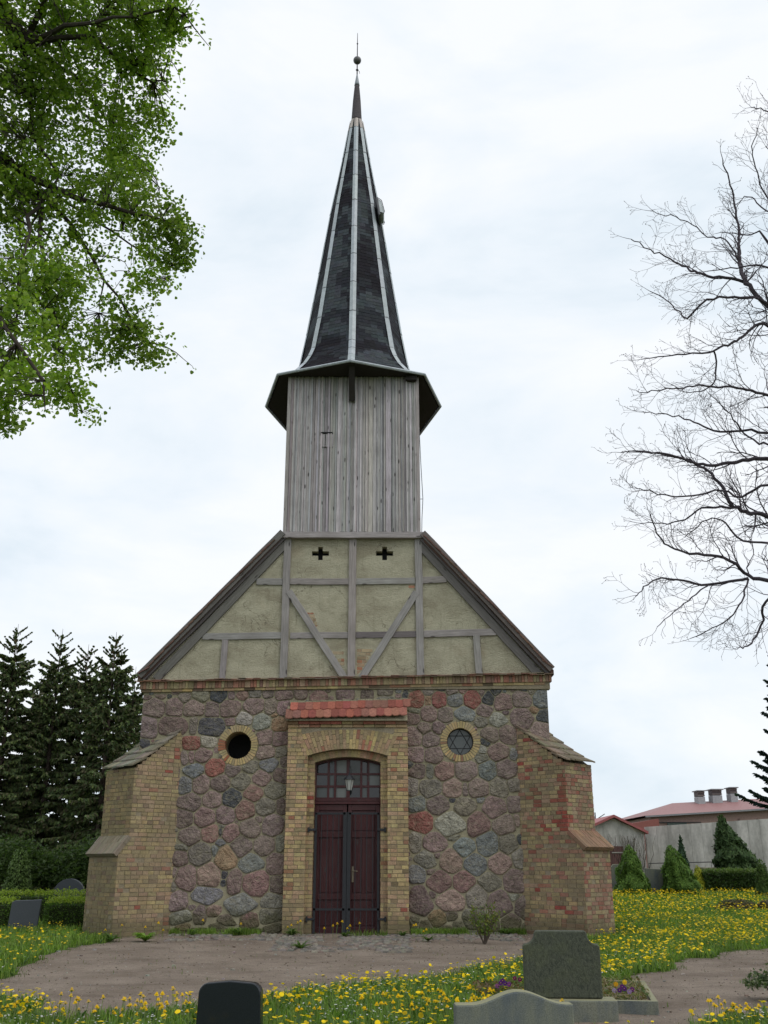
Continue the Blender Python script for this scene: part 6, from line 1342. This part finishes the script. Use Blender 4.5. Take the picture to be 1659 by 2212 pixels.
for k in range(8):      # the rest of the crown, to the right outside the picture
    z0 = 5 + k * 1.1; a = -.6 + k * .35; p0 = Vector((-.1, 0, z0)); pp = [p0 + Vector((cos(a) * t * 1.0, sin(a * 1.7) * t, t * .55)) for t in (0, 1, 2, 3.2, 4.2)]
    P_ = spline(pp, .3); m.tube(P_, [.08 * (1 - .85 * i / len(P_)) for i in range(len(P_))], 6, TWC, cap=False)
    for i in range(2, len(P_), 2): twig(P_[i], Vector((r.gauss(0, 1), r.gauss(0, 1), .5)).normalized(), 1.0, .02, 2, r)
m.build('trunk', M['twig'], bt); tw.build('twigs', M['twig'], bt); bp_ = np.array([tuple(b_) for b_ in buds]); n = len(bp_); print('twig segs', nseg[0], 'buds', n)
scatter('buds', [(-.5, 0, 0), (.5, 0, 0), (0.1, 0, 1), (-.1, 0, 1)], [(0, 1, 2, 3)], np.repeat(bp_, 2, 0), rotmats(2 * n), rng.uniform(.009, .02, 2 * n), np.tile((.13, .105, .09), (2 * n, 1)), M['twig'], bt)

# ---------------------------------------------------------------- linden at the left
r = random.Random(23); lin_base = Vector((-8.3, -12.2, 0)); lin = tag(empty('linden_tree', tuple(lin_base)), 'big broadleaf tree with fresh green leaves overhanging the upper left', 'tree'); m = MB()
def dist(u, v, d): q = ray(u, v).normalized(); return CAM + q * d - lin_base
BARK = (.055, .045, .038); br_nodes = []
def lbranch(pts, r0, r1, sub=True):
    P_ = spline(pts, .2); n = len(P_); P_ = [p + Vector((r.gauss(0, .02), r.gauss(0, .02), r.gauss(0, .02))) for p in P_]
    m.tube(P_, [r0 + (r1 - r0) * i / n for i in range(n)], 7 if r0 > .03 else 4, BARK, cap=False)
    for i in range(n): br_nodes.append((P_[i], (P_[min(n - 1, i + 1)] - P_[max(0, i - 1)]).normalized(), r0 + (r1 - r0) * i / n))
    if sub:
        for i in range(2, n):
            if r.random() < .5:
                d = (P_[i] - P_[i - 1]).normalized(); s_ = Vector((r.gauss(0, 1), r.gauss(0, 1), r.gauss(-.4, .7))).normalized(); q = [P_[i]]; dd = (d + s_ * .9).normalized()
                for k in range(r.randint(2, 5)): q.append(q[-1] + dd * .11); dd = (dd + Vector((r.gauss(0, .15), r.gauss(0, .15), r.gauss(-.13, .12)))).normalized()
                m.tube(q, [max(.003, .012 * (1 - k / len(q))) for k in range(len(q))], 3, BARK, cap=False)
                for k in range(1, len(q)): br_nodes.append((q[k], (q[k] - q[k - 1]).normalized(), .004))
top_ = Vector((.3, .2, 11.5))
m.tube([(0, 0, -.4), (.1, 0, 2), (.2, .1, 5), (.1, 0, 8), (.3, .2, 11.5), (.2, .3, 15)], [.5, .42, .36, .30, .22, .08], 12, BARK)
A_ = dist(50, 95, 11.5); B_ = dist(95, 415, 11.0)
lbranch([Vector((.2, 0, 8.5)), dist(-120, -60, 12), dist(0, 15, 11.6), A_], .13, .10, False)
for e_ in ([(120, -40, 11.5), (180, -200, 12)], [(120, 85, 11.3), (200, 85, 11.2), (270, 140, 11), (330, 180, 10.8)], [(110, 130, 11.6), (160, 160, 11.8), (230, 260, 12)], [(70, 200, 11.2), (75, 300, 11), (120, 380, 10.8)], [(200, 40, 10.5), (290, 30, 10.3), (380, 15, 10.2)], [(130, 50, 12.5), (240, 90, 12.8), (320, 90, 12.8)]):
    lbranch([A_] + [dist(*q) for q in e_], .034, .006)
lbranch([Vector((.15, 0, 6.5)), dist(-140, 300, 11.8), dist(-40, 330, 11.3), dist(22, 353, 11)], .10, .07, False)
lbranch([dist(22, 353, 11), dist(70, 385, 10.9), dist(112, 405, 10.8), dist(180, 428, 10.6), dist(290, 460, 10.4), dist(390, 490, 10.3)], .042, .006)
lbranch([dist(-40, 330, 11.3), dist(40, 420, 11.2), B_], .06, .045, False)
for e_ in ([(150, 480, 10.8), (200, 560, 10.6), (260, 650, 10.4), (310, 740, 10.3)], [(160, 450, 11.3), (240, 500, 11.4), (330, 560, 11.5), (370, 600, 11.5)], [(90, 520, 10.3), (110, 650, 9.9), (130, 760, 9.7), (180, 890, 9.6)], [(50, 520, 10.0), (40, 700, 9.4), (20, 880, 9)], [(200, 400, 12), (270, 370, 12.3), (330, 420, 12.2)]):
    lbranch([B_] + [dist(*q) for q in e_], .026, .005)
lbranch([A_, dist(150, 200, 12.2), dist(250, 300, 12.2), dist(330, 380, 12)], .03, .008); lbranch([Vector((.15, 0, 5.5)), dist(-200, 600, 10), dist(-60, 620, 9), dist(30, 740, 8.2), dist(90, 820, 8)], .07, .012)
for k in range(7):       # limbs away from the picture
    a = 1.4 + k * .62; lbranch([Vector((.15, 0, 6 + k * .9)), Vector((cos(a) * 1.6, sin(a) * 1.6, 7.5 + k)), Vector((cos(a) * 3.4, sin(a) * 3.4, 8.3 + k))], .09, .02)
LOBES = [(395, 12, 40, 10.3), (340, 35, 60, 10.5), (305, 110, 62, 10.8), (345, 190, 42, 10.9), (335, 262, 36, 11.2), (258, 180, 85, 11.2), (255, 60, 85, 11), (150, 100, 110, 11.6), (45, 50, 110, 11.5), (265, 300, 55, 12), (150, 270, 110, 11.5), (40, 230, 110, 11.2), (275, 350, 55, 12), (295, 415, 60, 11.5), (350, 490, 60, 10.5), (388, 500, 36, 10.3), (330, 575, 58, 11.2), (240, 470, 100, 10.8), (110, 420, 100, 10.8), (20, 420, 85, 11), (275, 670, 62, 10.4), (315, 740, 50, 10.3), (225, 740, 55, 10.3), (140, 640, 100, 10), (45, 600, 105, 9.8), (125, 750, 60, 9.7), (50, 735, 80, 8.6), (150, 835, 42, 9.6), (190, 893, 32, 9.6), (100, 830, 46, 9.4), (25, 830, 60, 8.2), (8, 908, 28, 8.8), (-70, 300, 120, 11), (-80, 80, 120, 11.5), (-70, 600, 110, 9.5), (-60, 800, 90, 8.5), (100, -60, 110, 11.5), (270, -60, 90, 11), (355, 545, 40, 10.8), (375, 60, 26, 10.5), (395, 560, 24, 10.6)]
LV = [(0, 0, 0), (.42, .12, .10), (.52, .48, .10), (.30, .82, .03), (0, 1.06, -.14), (-.30, .82, .03), (-.52, .48, .10), (-.42, .12, .10)]; LF = [(0, 1, 2, 3), (0, 3, 4, 4), (0, 4, 5, 5), (0, 5, 6, 7)]
LF = [(0, 1, 2, 3), (0, 3, 4, 5), (0, 5, 6, 7)]
P = []; rl_ = np.random.RandomState(5); br_np = np.array([tuple(b_[0]) for b_ in br_nodes])
for (u, v, rp, d) in LOBES:
    c = np.array(dist(u, v, d)); R_ = rp * d / FPX; area = R_ * R_; ncl = int(area * 680) + 10
    for k in range(ncl):
        q = rl_.normal(0, 1, 3); q /= np.linalg.norm(q); rad_ = R_ * rl_.uniform(.05, 1.0) ** .42; q = c + q * rad_ * np.array((1, 1.35, 1)); nn = noise.noise(Vector(q * 1.9))
        if nn < -.20 and rl_.rand() < .8: continue
        j = np.argmin(((br_np - q) ** 2).sum(1)); dj = np.linalg.norm(br_np[j] - q)
        if dj > .12 and rl_.rand() < .75:     # short twig carrying the clump
            a_ = Vector(br_np[j]); b_ = Vector(q)
            if dj < 1.3: mid_ = a_.lerp(b_, .5) + Vector((0, 0, .06 * dj)); m.tube([a_, mid_, b_], [.0045, .0035, .002], 3, BARK, cap=False)
        for l in range(rl_.randint(9, 17)): P.append(q + rl_.normal(0, .048, 3) * np.array((1.1, 1.1, .8)))
m.build('trunk', M['bark'], lin)
for (bp0, bd0, br0) in br_nodes:
    if br0 < .02:
        for l in range(3): P.append(np.array(bp0) + rl_.normal(0, .06, 3))
# rest of the crown, off picture
for k in range(9000):
    a = rl_.uniform(.9, 5.6); q = rl_.uniform(1.2, 4.2); P.append(np.array((cos(a) * q, sin(a) * q, rl_.uniform(6.3, 15))))
P = np.array(P); n = len(P); print('linden leaves', n)
nn = np.array([noise.noise(Vector(p * .9)) for p in P]); C = np.array([(.17, .265, .036), (.21, .295, .04), (.14, .22, .032), (.25, .33, .05)])[rl_.randint(0, 4, n)] * rl_.uniform(.75, 1.25, (n, 1)) * (1 + .35 * nn[:, None])
scatter('foliage', LV, LF, P, rotmats(n, tilt=rl_.normal(1.0, .75, n), roll=rl_.normal(pi, .9, n)), rl_.uniform(.022, .044, n), C, M['leaf'], lin)
